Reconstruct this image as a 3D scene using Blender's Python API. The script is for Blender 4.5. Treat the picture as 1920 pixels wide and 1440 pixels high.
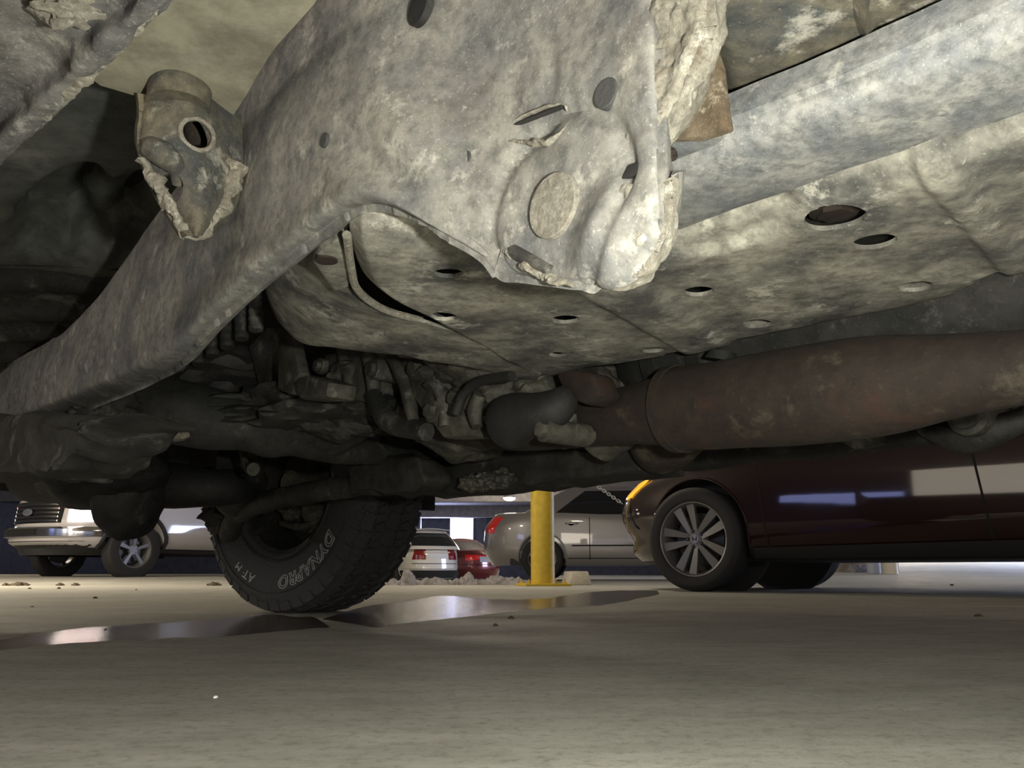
import bpy, bmesh, math, random
from mathutils import Vector, Matrix, noise
random.seed(7)
for o in list(bpy.data.objects): bpy.data.objects.remove(o)
C = bpy.context.scene.collection
S = bpy.context.scene
PI = math.pi
# ------------------------------------------------------------------ camera
F = 1600.0; H = 0.125; PITCH = math.atan(352/1600)
SP, CP = math.sin(PITCH), math.cos(PITCH)
cam = bpy.data.cameras.new('camera'); cam.lens = 36*F/1920; cam.sensor_width = 36
cam.clip_start = 0.01; cam.clip_end = 300
co = bpy.data.objects.new('camera', cam); C.objects.link(co)
co.location = (0, 0, H); co.rotation_euler = (PI/2+PITCH, 0, 0)
S.camera = co
S.view_settings.view_transform = 'Standard'; S.view_settings.look = 'None'
S.view_settings.gamma = 1; S.view_settings.use_curve_mapping = False
S.view_settings.exposure = 0.0
# ------------------------------------------------------------------ world and lights
W = bpy.data.worlds.new('world'); S.world = W; W.use_nodes = True
bg = W.node_tree.nodes['Background']; bg.inputs[0].default_value = (0.62, 0.70, 1.0, 1); bg.inputs[1].default_value = 1.0

def spot(name, loc, aim, power, color, size, ang=120, blend=1.0):
    l = bpy.data.lights.new(name, 'SPOT'); l.energy = power; l.color = color
    l.shadow_soft_size = size; l.spot_size = math.radians(ang); l.spot_blend = blend
    o = bpy.data.objects.new(name, l); C.objects.link(o); o.location = loc
    o.rotation_euler = (Vector(aim)-Vector(loc)).to_track_quat('-Z', 'Y').to_euler()
    return o
def area(name, loc, aim, power, color, sx, sy):
    l = bpy.data.lights.new(name, 'AREA'); l.energy = power; l.color = color
    l.shape = 'RECTANGLE'; l.size = sx; l.size_y = sy
    o = bpy.data.objects.new(name, l); C.objects.link(o); o.location = loc
    o.rotation_euler = (Vector(aim)-Vector(loc)).to_track_quat('-Z', 'Y').to_euler()
    return o
# the photographer's torch, held low to the right of the lens
spot('torch_light', (0.085, 0.11, 0.175), (0.20, 1.0, 0.02), 23, (1.0, 0.985, 0.87), 0.012, 165, 0.5)
# broad unseen fill added for the near-side bay lamps behind the photographer
for (lx, ly, le) in ((-3, -7.5, 260), (3.5, -8, 280), (-7, -3.5, 120)):
    area('bay_fill', (lx, ly, 2.6), (lx*.6, ly*.4, 0), le, (1, .88, .70), (7 if lx > 0 else 3), (5 if lx > 0 else 3))
# ------------------------------------------------------------------ projection helpers (a ray through a photo pixel met with a real plane)
DV = Vector((-0.636, 0.772, 0)).normalized()      # vehicle forward
CV = Vector((0.772, 0.636, 0)).normalized()       # vehicle across (to its far side)
def ray(px, py):
    X = (px-960)/F; U = (720-py)/F
    return Vector((X, CP-SP*U, SP+CP*U))
CAMP = Vector((0, 0, H))
def PZ(px, py, z): r = ray(px, py); return CAMP + r*((z-H)/r.z)
def PT(px, py, t): r = ray(px, py); return CAMP + r*(t/r.dot(CV))
def PS(px, py, s): r = ray(px, py); return CAMP + r*(s/r.dot(DV))
def PY(px, py, y): r = ray(px, py); return CAMP + r*(y/r.y)
def V(s, t, z): return DV*s + CV*t + Vector((0, 0, z))
# ------------------------------------------------------------------ materials
def newmat(name):
    m = bpy.data.materials.new(name); m.use_nodes = True
    nt = m.node_tree; b = nt.nodes['Principled BSDF']
    return m, nt, b
def flat(name, col, rough=.6, metal=0, coat=0, emit=None, es=0, trans=0, alpha=1, bump=0, bs=40, var=.0, spec=.5):
    m, nt, b = newmat(name)
    b.inputs['Base Color'].default_value = (*col, 1); b.inputs['Roughness'].default_value = rough
    b.inputs['Metallic'].default_value = metal; b.inputs['Coat Weight'].default_value = coat
    b.inputs['Coat Roughness'].default_value = .04; b.inputs['Specular IOR Level'].default_value = spec
    b.inputs['Transmission Weight'].default_value = trans
    if emit: b.inputs['Emission Color'].default_value = (*emit, 1); b.inputs['Emission Strength'].default_value = es
    if bump or var:
        tc = nt.nodes.new('ShaderNodeTexCoord'); n = nt.nodes.new('ShaderNodeTexNoise')
        n.inputs['Scale'].default_value = bs; n.inputs['Detail'].default_value = 6
        nt.links.new(tc.outputs['Object'], n.inputs['Vector'])
        if bump:
            bp = nt.nodes.new('ShaderNodeBump'); bp.inputs['Strength'].default_value = bump; bp.inputs['Distance'].default_value = .01
            nt.links.new(n.outputs[0], bp.inputs['Height']); nt.links.new(bp.outputs[0], b.inputs['Normal'])
        if var:
            r = nt.nodes.new('ShaderNodeValToRGB'); nt.links.new(n.outputs[0], r.inputs[0])
            r.color_ramp.elements[0].position = .3; r.color_ramp.elements[1].position = .7
            r.color_ramp.elements[0].color = (*[c*(1-var) for c in col], 1); r.color_ramp.elements[1].color = (*[min(1, c*(1+var)) for c in col], 1)
            nt.links.new(r.outputs[0], b.inputs['Base Color'])
    return m
def grime(name, base, dust, salt=(.62, .60, .52), rust=(.16, .075, .03), dusta=.5, salta=.5, rusta=.0, spec=.25, scale=9, bump=.35, rough=.8, stretch=(1, 1, 1), metal=0):
    """dirty painted steel: base paint, dust clouds, crusty salt patches, rust, fine speckle"""
    m, nt, b = newmat(name); L = nt.links
    tc = nt.nodes.new('ShaderNodeTexCoord'); mp = nt.nodes.new('ShaderNodeMapping')
    mp.inputs['Scale'].default_value = stretch; L.new(tc.outputs['Object'], mp.inputs[0])
    def nz(sc, det=8, rg=.6, off=0):
        n = nt.nodes.new('ShaderNodeTexNoise'); n.inputs['Scale'].default_value = sc
        n.inputs['Detail'].default_value = det; n.inputs['Roughness'].default_value = rg
        if off:
            a = nt.nodes.new('ShaderNodeVectorMath'); a.operation = 'ADD'; a.inputs[1].default_value = (off, off*.7, -off)
            L.new(mp.outputs[0], a.inputs[0]); L.new(a.outputs[0], n.inputs['Vector'])
        else: L.new(mp.outputs[0], n.inputs['Vector'])
        return n
    def ramp(n, a, c):
        r = nt.nodes.new('ShaderNodeMapRange'); r.inputs[1].default_value = a; r.inputs[2].default_value = c
        L.new(n.outputs[0], r.inputs[0]); return r
    def mix(fac, A, Bc, k=1.0):
        x = nt.nodes.new('ShaderNodeMix'); x.data_type = 'RGBA'
        mu = nt.nodes.new('ShaderNodeMath'); mu.operation = 'MULTIPLY'; mu.inputs[1].default_value = k
        L.new(fac.outputs[0], mu.inputs[0]); L.new(mu.outputs[0], x.inputs[0])
        if isinstance(A, tuple): x.inputs[6].default_value = (*A, 1)
        else: L.new(A, x.inputs[6])
        x.inputs[7].default_value = (*Bc, 1)
        return x.outputs[2]
    c = mix(ramp(nz(scale, 10, .62), .38, .62), base, dust, dusta)
    c = mix(ramp(nz(scale*5, 6, .7, 3.1), .42, .66), c, tuple(x*.30 for x in base), .62)
    if rusta: c = mix(ramp(nz(scale*.8, 10, .7, 9.3), .55, .68), c, rust, rusta)
    c = mix(ramp(nz(scale*1.4, 12, .75, 5.7), .56, .66), c, salt, salta)
    c = mix(ramp(nz(scale*28, 3, .6, 1.7), .60, .72), c, salt, spec)
    L.new(c, b.inputs['Base Color']); b.inputs['Roughness'].default_value = rough
    b.inputs['Metallic'].default_value = metal
    bp = nt.nodes.new('ShaderNodeBump'); bp.inputs['Strength'].default_value = bump; bp.inputs['Distance'].default_value = .004
    nb = nz(scale*6, 12, .75, 2.2); L.new(nb.outputs[0], bp.inputs['Height']); L.new(bp.outputs[0], b.inputs['Normal'])
    return m
M = {}
M['rail'] = grime('rail_paint', (.145, .147, .145), (.30, .29, .25), salta=.5, spec=.3, dusta=.85, scale=16, rusta=.12)
M['band'] = grime('rail_grey', (.15, .16, .17), (.34, .335, .31), salta=.45, spec=.35, dusta=.8, scale=24)
M['crust'] = grime('crusted_steel', (.32, .295, .235), (.50, .47, .39), salt=(.85, .82, .70), rusta=.45, salta=.85, dusta=.8, spec=.4, scale=40, bump=1.0)
M['skid'] = grime('skid_steel', (.095, .095, .088), (.42, .40, .33), salta=.8, spec=.25, dusta=.85, scale=13, rusta=.1, stretch=(1, 1, 1))
M['tanfloor'] = grime('dusty_floor_paint', (.26, .245, .18), (.32, .30, .22), salta=.12, spec=.02, dusta=.7, scale=4, bump=.1)
M['bodydark'] = grime('dark_floor_paint', (.09, .095, .088), (.17, .165, .135), salta=.15, spec=.06, dusta=.7, scale=5, bump=.15)
M['shield'] = grime('mud_brown_shield', (.05, .055, .055), (.17, .145, .095), salta=.45, spec=.15, dusta=.95, scale=16, bump=.4, rusta=.15)
M['sill'] = grime('sill_paint', (.10, .10, .10), (.25, .235, .215), salta=.5, spec=.5, dusta=.8, scale=16, bump=.7)
M['rust'] = grime('rusty_steel', (.020, .013, .009), (.035, .024, .015), salt=(.22, .19, .13), rust=(.060, .022, .012), rusta=.6, salta=.2, spec=.1, scale=11, bump=.4)
M['rustdust'] = grime('rust_stained_steel', (.10, .07, .04), (.26, .21, .14), salt=(.6, .55, .42), rusta=.7, salta=.6, dusta=.8, spec=.2, scale=22, bump=.6)
M['engine'] = grime('cast_aluminium', (.048, .048, .040), (.14, .13, .10), salta=.25, spec=.05, dusta=.8, scale=14, bump=.4, rough=.6, metal=.15)
M['dark'] = grime('dark_steel', (.018, .019, .018), (.052, .049, .041), salta=.16, spec=.06, dusta=.8, scale=9, bump=.4, rough=.7)
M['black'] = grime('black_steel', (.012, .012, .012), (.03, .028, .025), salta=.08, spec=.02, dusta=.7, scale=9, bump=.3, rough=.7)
M['bright'] = flat('machined_metal', (.5, .5, .48), .3, 1, bump=.2, bs=120)
M['rubber'] = flat('tyre_rubber', (.050, .050, .051), .85, bump=.25, bs=120, var=.2)
M['rubberfar'] = flat('car_tyre_rubber', (.022, .022, .024), .75)
M['letter'] = flat('tyre_letter_white', (.42, .42, .42), .7)
M['plug'] = flat('rubber_plug', (.045, .045, .045), .9, bump=.15, bs=300)
# ------------------------------------------------------------------ mesh helpers
def link(name, bm, mat, parent=None, smooth=True):
    me = bpy.data.meshes.new(name); bmesh.ops.recalc_face_normals(bm, faces=bm.faces)
    if bm.calc_volume(signed=True) < 0: bmesh.ops.reverse_faces(bm, faces=bm.faces)
    bm.to_mesh(me); bm.free()
    if smooth:
        for p in me.polygons: p.use_smooth = True
        me.set_sharp_from_angle(angle=math.radians(38))
    o = bpy.data.objects.new(name, me); C.objects.link(o)
    if mat: me.materials.append(mat)
    if parent: o.parent = parent
    return o
def tag(o, label, cat, group=None, kind=None):
    if label: o['label'] = label
    if cat: o['category'] = cat
    if group: o['group'] = group
    if kind: o['kind'] = kind
    return o
def thing(name, label, cat, loc=(0, 0, 0), rz=0, group=None):
    o = bpy.data.objects.new(name, None); C.objects.link(o); o.location = loc; o.rotation_euler = (0, 0, rz)
    o.empty_display_size = .1
    return tag(o, label, cat, group)
def box(bm, c, s, rot=None):
    M4 = Matrix.Translation(c) @ (rot.to_4x4() if rot else Matrix()) @ Matrix.Diagonal((s[0], s[1], s[2], 1))
    return bmesh.ops.create_cube(bm, size=1, matrix=M4)['verts']
def bev(bm, w, seg=2):
    bmesh.ops.bevel(bm, geom=[e for e in bm.edges], offset=w, segments=seg, affect='EDGES', profile=.5)
def cyl(bm, p, q, r, r2=None, n=24):
    p, q = Vector(p), Vector(q); d = q-p
    Mx = Matrix.Translation((p+q)/2) @ d.to_track_quat('Z', 'Y').to_matrix().to_4x4()
    return bmesh.ops.create_cone(bm, cap_ends=True, segments=n, radius1=r, radius2=r if r2 is None else r2, depth=d.length, matrix=Mx)['verts']
def cr(P, n):
    """Catmull-Rom resample of a list of vectors, n samples per span"""
    out = []; m = len(P)
    for i in range(m-1):
        a, b, c, d = P[max(i-1, 0)], P[i], P[i+1], P[min(i+2, m-1)]
        for k in range(n):
            t = k/n
            out.append(0.5*((2*b)+(c-a)*t+(2*a-5*b+4*c-d)*t*t+(3*b-a-3*c+d)*t**3))
    out.append(P[-1]); return out
def tube(bm, pts, radii, n=16, sub=6, wob=0, ky=1.0):
    P = cr([Vector(p) for p in pts], sub); R = [x[0] for x in cr([Vector((r, 0, 0)) for r in radii], sub)]
    prev = None; rings = []
    up = Vector((0, 0, 1))
    for i, p in enumerate(P):
        d = (P[min(i+1, len(P)-1)]-P[max(i-1, 0)]).normalized()
        if prev is None: x = d.cross(up); x = x.normalized() if x.length > .05 else Vector((1, 0, 0))
        else: x = (prev - d*prev.dot(d)).normalized()
        prev = x; y = d.cross(x)
        ring = []
        for k in range(n):
            a = 2*PI*k/n; v = p + (x*math.cos(a)+y*math.sin(a)*ky)*R[i]
            if wob: v = v + (v-p).normalized()*noise.noise(v*14)*wob
            ring.append(bm.verts.new(v))
        rings.append(ring)
    for a, b in zip(rings, rings[1:]):
        for k in range(n): bm.faces.new((a[k], a[(k+1) % n], b[(k+1) % n], b[k]))
    bm.faces.new(rings[0][::-1]); bm.faces.new(rings[-1])
def tube_obj(name, pts, radii, mat, parent=None, **k):
    bm = bmesh.new(); tube(bm, pts, radii, **k); return link(name, bm, mat, parent)
def sheet(name, rows, thick, mat, parent=None, nu=8, nv=8, wob=.0, wf=20, bumps=(), back=Vector((0, 0, 1)), fn=None, holes=()):
    """a pressed steel sheet through a net of points, with real thickness on its far side"""
    R = [cr([Vector(p) for p in r], nu) for r in rows]
    cols = [cr([R[j][i] for j in range(len(R))], nv) for i in range(len(R[0]))]
    nc, nr = len(cols), len(cols[0]); bm = bmesh.new()
    def nrm(i, j):
        a = cols[min(i+1, nc-1)][j]-cols[max(i-1, 0)][j]; b = cols[i][min(j+1, nr-1)]-cols[i][max(j-1, 0)]
        n = a.cross(b); n = n.normalized() if n.length > 1e-9 else Vector((0, 0, 1))
        return n if n.dot(back) > 0 else -n
    Q = [[None]*nr for _ in range(nc)]; NN = [[None]*nr for _ in range(nc)]
    for i in range(nc):
        for j in range(nr):
            p = cols[i][j]; n = nrm(i, j); q = p.copy()
            if wob: q = q + n*(noise.fractal(p*wf, 1.0, 2.0, 4)*wob)
            for (c, r, hgt, kind) in bumps:
                d = (p-c).length
                if kind == 'dome' and d < r: q = q - n*hgt*(1-(d/r)**2)**.5*1.0
                elif kind == 'soft' and d < r: q = q - n*hgt*(.5+.5*math.cos(PI*d/r))
                elif kind == 'ring': q = q - n*hgt*math.exp(-((d-r)/.006)**2)
            if fn: q = fn(i/(nc-1), j/(nr-1), q, n)
            Q[i][j] = q; NN[i][j] = n
    gone = set()
    for (hc, ax, hr, *asp) in holes:          # cut round holes: drop the cells inside, draw the rim onto the circle
        asp = asp[0] if asp else 1
        ax = ax.normalized(); hu = ax.cross(Vector((.636, -.772, .01)) if abs(ax.dot(DV)) < .9 else CV).normalized(); hv = ax.cross(hu)
        rad = lambda p: Vector(((p-hc).dot(hu)/hr/asp, (p-hc).dot(hv)/hr)).length if abs((p-hc).dot(ax)) < .07 else 99
        mine = {(i, j) for i in range(1, nc-2) for j in range(1, nr-2) if (Q[i][j]-hc).length < hr*asp*1.5+.1 and rad((Q[i][j]+Q[i+1][j]+Q[i+1][j+1]+Q[i][j+1])/4) < 1.0}
        vs = {(i+a, j+b) for (i, j) in mine for a in (0, 1) for b in (0, 1)}
        for (i, j) in vs:
            near = [(i-1, j-1), (i, j-1), (i-1, j), (i, j)]
            if any(c not in mine for c in near):
                d = rad(Q[i][j])
                if d > .2: k = (Q[i][j]-hc); h_ = k.dot(ax); Q[i][j] = hc+(k-ax*h_)/d+ax*h_
        gone |= mine
    A = [[bm.verts.new(Q[i][j]) for j in range(nr)] for i in range(nc)]
    B = [[bm.verts.new(Q[i][j]+NN[i][j]*thick) for j in range(nr)] for i in range(nc)]
    for i in range(nc-1):
        for j in range(nr-1):
            if (i, j) in gone: continue
            bm.faces.new((A[i][j], A[i+1][j], A[i+1][j+1], A[i][j+1]))
            bm.faces.new((B[i][j], B[i][j+1], B[i+1][j+1], B[i+1][j]))
    for (i, j) in gone:
        for (di, dj, e) in ((-1, 0, ((0, 0), (0, 1))), (1, 0, ((1, 0), (1, 1))), (0, -1, ((0, 0), (1, 0))), (0, 1, ((0, 1), (1, 1)))):
            if (i+di, j+dj) not in gone:
                (a1, b1), (a2, b2) = e; bm.faces.new((A[i+a1][j+b1], A[i+a2][j+b2], B[i+a2][j+b2], B[i+a1][j+b1]))
    for i in range(nc-1):
        for j in (0, nr-1): bm.faces.new((A[i][j], A[i+1][j], B[i+1][j], B[i][j]))
    for j in range(nr-1):
        for i in (0, nc-1): bm.faces.new((A[i][j], A[i][j+1], B[i][j+1], B[i][j]))
    bmesh.ops.delete(bm, geom=[v for v in bm.verts if not v.link_faces], context='VERTS')
    return link(name, bm, mat, parent)
def prism(name, pts, ext, mat, parent=None, bevel=.004, wob=0):
    bm = bmesh.new(); v = [bm.verts.new(p) for p in pts]; f = bm.faces.new(v)
    r = bmesh.ops.extrude_face_region(bm, geom=[f]); nv = [g for g in r['geom'] if isinstance(g, bmesh.types.BMVert)]
    bmesh.ops.translate(bm, verts=nv, vec=ext)
    if bevel: bev(bm, bevel, 2)
    if wob:
        bmesh.ops.triangulate(bm, faces=bm.faces)
        bmesh.ops.subdivide_edges(bm, edges=bm.edges, cuts=3, use_grid_fill=True)
        for q in bm.verts: q.co += Vector((noise.noise(q.co*25), noise.noise(q.co*25+Vector((9, 0, 0))), noise.noise(q.co*25+Vector((0, 9, 0)))))*wob
    return link(name, bm, mat, parent)
def lump(bm, c, r, rot=0, wob=.12, wf=12, sub=4):
    vs = bmesh.ops.create_icosphere(bm, subdivisions=sub, radius=1)['verts']
    Rm = Matrix.Rotation(rot, 3, 'Z'); r = Vector(r)
    for v in vs:
        d = v.co.copy(); k = 1+wob*noise.fractal(d*2.2+Vector(c)*wf, 1, 2, 4)
        v.co = Vector(c)+Rm @ Vector((d.x*r.x*k, d.y*r.y*k, d.z*r.z*k))
    return vs
def cut(o, cutters, solid_self=False):
    """boolean the cutter meshes out of a solid and bake the result"""
    for k in cutters:
        md = o.modifiers.new('b', 'BOOLEAN'); md.operation = 'DIFFERENCE'; md.solver = 'EXACT'; md.use_self = solid_self; md.use_hole_tolerant = solid_self; md.object = k
    bpy.context.view_layer.update()
    dg = bpy.context.evaluated_depsgraph_get()
    me = bpy.data.meshes.new_from_object(o.evaluated_get(dg)); old = o.data
    o.modifiers.clear(); o.data = me; me.name = o.name
    me.polygons.foreach_set('use_smooth', [True]*len(me.polygons)); me.set_sharp_from_angle(angle=math.radians(38))
    for k in cutters: bpy.data.objects.remove(k)
def cutter(p, q, r, sx=1, rz=0):
    bm = bmesh.new(); vs = cyl(bm, Vector((0, 0, 0)), Vector(q)-Vector(p), r, n=40)
    if sx != 1:
        R0 = Matrix.Rotation(rz, 3, 'Z')
        for v in vs: l = R0.inverted() @ v.co; l.x *= sx; v.co = R0 @ l
    for v in vs: v.co += Vector(p)
    return link('cutter', bm, None)
# ================================================================== SETTING
def floor_z(x, y):
    if y < 8.5: return 0.0
    k = x/y; t = y-8.5
    def ss(a, b, v): v = max(0, min(1, (v-a)/(b-a))); return v*v*(3-2*v)
    left = ss(-.18, -.34, k); right = ss(.22, .36, k); mid = max(0, 1-left-right)
    return mid*(-.0125*t)*ss(-.0, 1.0, t)*(1-ss(.0, .06, k)) + left*min(.06, .016*t) + right*.034*max(0, t-1)
def make_floor():
    bm = bmesh.new()
    xs = [-30+60*i/150 for i in range(151)]
    ys = [-8, -4, -2, 0, 1, 2, 3, 4, 5, 6, 7, 8, 8.5]+[8.5+.35*i for i in range(1, 100)]
    g = [[bm.verts.new((x, y, floor_z(x, y))) for y in ys] for x in xs]
    for i in range(len(xs)-1):
        for j in range(len(ys)-1): bm.faces.new((g[i][j], g[i+1][j], g[i+1][j+1], g[i][j+1]))
    bmesh.ops.translate(bm, verts=bm.verts, vec=(0, 0, 0))
    m, nt, b = newmat('concrete_floor'); L = nt.links
    tc = nt.nodes.new('ShaderNodeTexCoord')
    def nz(sc, det, st=(1, 1, 1), rg=.6):
        mp = nt.nodes.new('ShaderNodeMapping'); mp.inputs['Scale'].default_value = st; L.new(tc.outputs['Object'], mp.inputs[0])
        n = nt.nodes.new('ShaderNodeTexNoise'); n.inputs['Scale'].default_value = sc; n.inputs['Detail'].default_value = det; n.inputs['Roughness'].default_value = rg
        L.new(mp.outputs[0], n.inputs['Vector']); return n
    def rp(n, a, c, A, B):
        r = nt.nodes.new('ShaderNodeValToRGB'); L.new(n.outputs[0], r.inputs[0])
        r.color_ramp.elements[0].position = a; r.color_ramp.elements[1].position = c
        r.color_ramp.elements[0].color = (*A, 1); r.color_ramp.elements[1].color = (*B, 1); return r
    def mul(a, c, fac=1):
        x = nt.nodes.new('ShaderNodeMix'); x.data_type = 'RGBA'; x.blend_type = 'MULTIPLY'; x.inputs[0].default_value = fac
        L.new(a, x.inputs[6]); L.new(c, x.inputs[7]); return x.outputs[2]
    c = rp(nz(.9, 8), .3, .7, (.43, .425, .375), (.60, .59, .53)).outputs[0]
    c = mul(c, rp(nz(6, 10, (1, 2.2, 1), .75), .35, .65, (.70, .70, .68), (1, 1, 1)).outputs[0])
    c = mul(c, rp(nz(70, 4, (1, 1, 1), .8), .36, .5, (.72, .72, .70), (1, 1, 1)).outputs[0])
    c = mul(c, rp(nz(1.6, 5, (.5, 1.4, 1)), .62, .78, (1, 1, 1), (.62, .62, .60)).outputs[0])
    L.new(c, b.inputs['Base Color'])
    L.new(rp(nz(2.5, 6), .3, .7, (.5, .5, .5), (.8, .8, .8)).outputs[0], b.inputs['Roughness'])
    bp = nt.nodes.new('ShaderNodeBump'); bp.inputs['Strength'].default_value = .5; bp.inputs['Distance'].default_value = .003
    L.new(nz(120, 8, (1, 1, 1), .8).outputs[0], bp.inputs['Height']); L.new(bp.outputs[0], b.inputs['Normal'])
    o = link('floor', bm, m); o['kind'] = 'structure'
make_floor()
def struct(name, bm, m, smooth=False): o = link(name, bm, m, None, smooth); o['kind'] = 'structure'; return o
Mc = flat('garage_concrete', (.33, .31, .30), .85, bump=.3, bs=6, var=.18)
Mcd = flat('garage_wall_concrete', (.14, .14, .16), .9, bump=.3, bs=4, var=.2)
bm = bmesh.new(); box(bm, (0, 14, 3.05), (60, 58, .3)); struct('ceiling', bm, Mc)
# ceiling beams: deep tees across the deck
for i, (y, z0) in enumerate([(12, 2.75), (21, 2.7), (30, 2.5), (37.5, 2.42)]):
    bm = bmesh.new(); box(bm, (-2, y, (z0+2.95)/2), (50, .6, 2.95-z0)); bev(bm, .03); struct('trim_%d' % (i+1), bm, Mc)
bm = bmesh.new()      # far wall with an opening to daylight
ox0 = PY(843, 1000, 41).x; ox1 = PY(887, 1000, 41).x; oz1 = PY(860, 970, 41).z; oz0 = PY(860, 1040, 41).z
box(bm, ((-30+ox0)/2, 41.2, 1), (ox0+30, .4, 5)); box(bm, ((ox1+30)/2, 41.2, 1), (30-ox1, .4, 5))
box(bm, ((ox0+ox1)/2, 41.2, (oz0-1.5)/2), (ox1-ox0, .4, oz0+1.5)); box(bm, ((ox0+ox1)/2, 41.2, (oz1+3.5)/2), (ox1-ox0, .4, 3.5-oz1))
struct('wall_far', bm, Mcd)
bm = bmesh.new()      # glowing panel added in the opening for the bright daylight outside
box(bm, ((ox0+ox1)/2, 41.5, (oz0+oz1)/2), (ox1-ox0, .05, oz1-oz0))
struct('window_1', bm, flat('daylight_glow', (.8, .85, 1), .5, emit=(.72, .82, 1), es=3.2))
bm = bmesh.new(); box(bm, (-18.2, 14, 1.2), (.4, 58, 4.4)); struct('wall_left', bm, Mcd)
bm = bmesh.new(); box(bm, (-17.95, -6.2, 2.55), (.06, 5.5, .7)); struct('window_2', bm, flat('daylight_pane_left', (.6, .7, 1), .5, emit=(.42, .48, 1), es=5))
bm = bmesh.new()      # rear wall behind the photographer, with a long daylight slot
box(bm, (0, -14.8, .3), (60, .4, 2.2)); box(bm, (0, -14.8, 2.75), (60, .4, .6)); struct('wall_back', bm, Mcd)
bm = bmesh.new(); box(bm, (29.8, -2, 1.2), (.4, 26, 4.4)); struct('wall_right', bm, Mcd)
bm = bmesh.new(); box(bm, (ox0-1.3, 38, 1.1), (.5, .5, 4)); box(bm, (ox1+.5, 38, 1.1), (.45, .5, 4)); struct('trim_5', bm, Mcd)
# ceiling lamps (real discs with their own light)
Mlamp = flat('lamp_lens', (1, 1, 1), .4, emit=(1, .93, .82), es=30)
Mhouse = flat('lamp_housing', (.45, .44, .42), .6)
def lamp(x, y, z, r, e, label, group=None, col=(1, .86, .66)):
    t = thing('ceiling_lamp', label, 'lamp', (x, y, z), 0, group)
    bm = bmesh.new(); cyl(bm, (0, 0, .03), (0, 0, .12), r*1.0, r*.75); cyl(bm, (0, 0, .12), (0, 0, 2.9-z), .02); link('housing', bm, Mhouse, t)
    bm = bmesh.new(); lump(bm, (0, 0, .02), (r*.95, r*.95, .09), wob=0, sub=3); link('lens', bm, Mlamp, t)
    l = bpy.data.lights.new('lamp_glow', 'POINT'); l.energy = e; l.color = col; l.shadow_soft_size = r
    o = bpy.data.objects.new('lamp_glow', l); C.objects.link(o); o.parent = t; o.location = (0, 0, -.15)
p = PY(955, 935, 27.5)
lamp(p.x, 27.5, p.z, .20, 160, 'round white glowing ceiling lamp behind the yellow bollard')
for (x, y, e) in ((-5.5, 7.2, 210), (-9.5, 8.0, 220), (5.5, 10.5, 20), (.0, 7.4, 35), (-1.5, 18, 110), (-12, 18, 100), (9, 20, 120)):
    area('bay_fill', (x, y, 2.62), (x, y, 0), e, (1, .86, .66), .4, .4)  # added unseen fill without lamp bodies, strongest to brighten the pickup
area('daylight_ramp', (13, 16, 2.6), (9, 17, 0), 1500, (.62, .70, 1), 5, 3)
area('daylight_opening', (ox0-.5, 38.5, 1.6), (ox0-3, 27, 2.6), 260, (.55, .6, 1), 2, 1)
# ---------------------------------------------------------------- yellow bollard
b0 = PZ(1018, 1098, 0.0); b0 = PY(1018, 1094, 7.9); bx, by = b0.x, 7.9
t = thing('bollard', 'yellow painted steel bollard with a bolted square base plate', 'bollard', (bx, by, 0), .25)
My = flat('yellow_paint', (.62, .44, .035), .45, bump=.15, bs=20, var=.12)
bm = bmesh.new(); r = .108
vs = cyl(bm, (0, 0, .02), (0, 0, .93), r, n=48)
for v in bm.verts:
    if v.co.z > .5: v.co.z += v.co.x*.10
link('post', bm, My, t)
bm = bmesh.new(); box(bm, (0, 0, .011), (.42, .36, .022)); bev(bm, .004); link('base_plate', bm, My, t)
for sx in (-1, 1):
    for sy in (-1, 1):
        bm = bmesh.new(); cyl(bm, (sx*.165, sy*.13, .022), (sx*.165, sy*.13, .036), .018, n=6); cyl(bm, (sx*.165, sy*.13, .036), (sx*.165, sy*.13, .06), .008, n=12); link('bolt', bm, My, t)
# ---------------------------------------------------------------- parking block
p = PY(1086, 1094, 8.6)
bm = bmesh.new(); vs = box(bm, (0, 0, .065), (.22, 1.3, .13))
for v in bm.verts:
    if v.co.z > .06: v.co.x *= .7
bev(bm, .01)
o = link('parking_block', bm, flat('painted_block', (.55, .52, .45), .8, bump=.3, bs=20, var=.15)); o.location = (p.x+.0, 9.1, 0.0)
tag(o, 'pale concrete wheel stop on the floor right of the yellow bollard', 'wheel stop')
# ---------------------------------------------------------------- snow
Msn = flat('dirty_snow', (.30, .285, .29), .8, bump=.8, bs=30, var=.25)
def snow(name, pts, rad, label, seed=0):
    bm = bmesh.new()
    for (x, y, rx, ry, h) in pts:
        vs = lump(bm, (x, y, 0), (rx, ry, h), wob=.0, wf=5+seed, sub=4)
        for v in vs: v.co += Vector((0, 0, 1))*.03*noise.fractal(v.co*22, 1, 2, 4)*(1 if v.co.z > 0 else 0) + Vector((1, 1, 0))*.02*noise.noise(v.co*18)
    z0 = floor_z(pts[0][0], pts[0][1])
    for v in list(bm.verts): v.co.z = max(v.co.z+z0, z0-.01)
    o = link(name, bm, Msn); tag(o, label, 'snow'); return o
def gx(px, y): return PY(px, 1090, y).x
snow('snow_chunk', [(gx(764, 8.3), 8.3, .065, .06, .15), (gx(771, 8.32), 8.32, .05, .06, .10)], 0, 'upright pointed chunk of old snow beside the big off-road tyre')
ridge = [(gx(px, 8.7), 8.7+random.uniform(-.08, .08), random.uniform(.07, .14), .12, random.uniform(.03, .06)) for px in range(735, 1000, 14)]
ridge += [(gx(878, 8.7), 8.7, .07, .1, .11), (gx(868, 8.7), 8.7, .05, .1, .08), (gx(930, 8.7), 8.7, .12, .1, .085), (gx(955, 8.7), 8.7, .10, .1, .07)]
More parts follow.
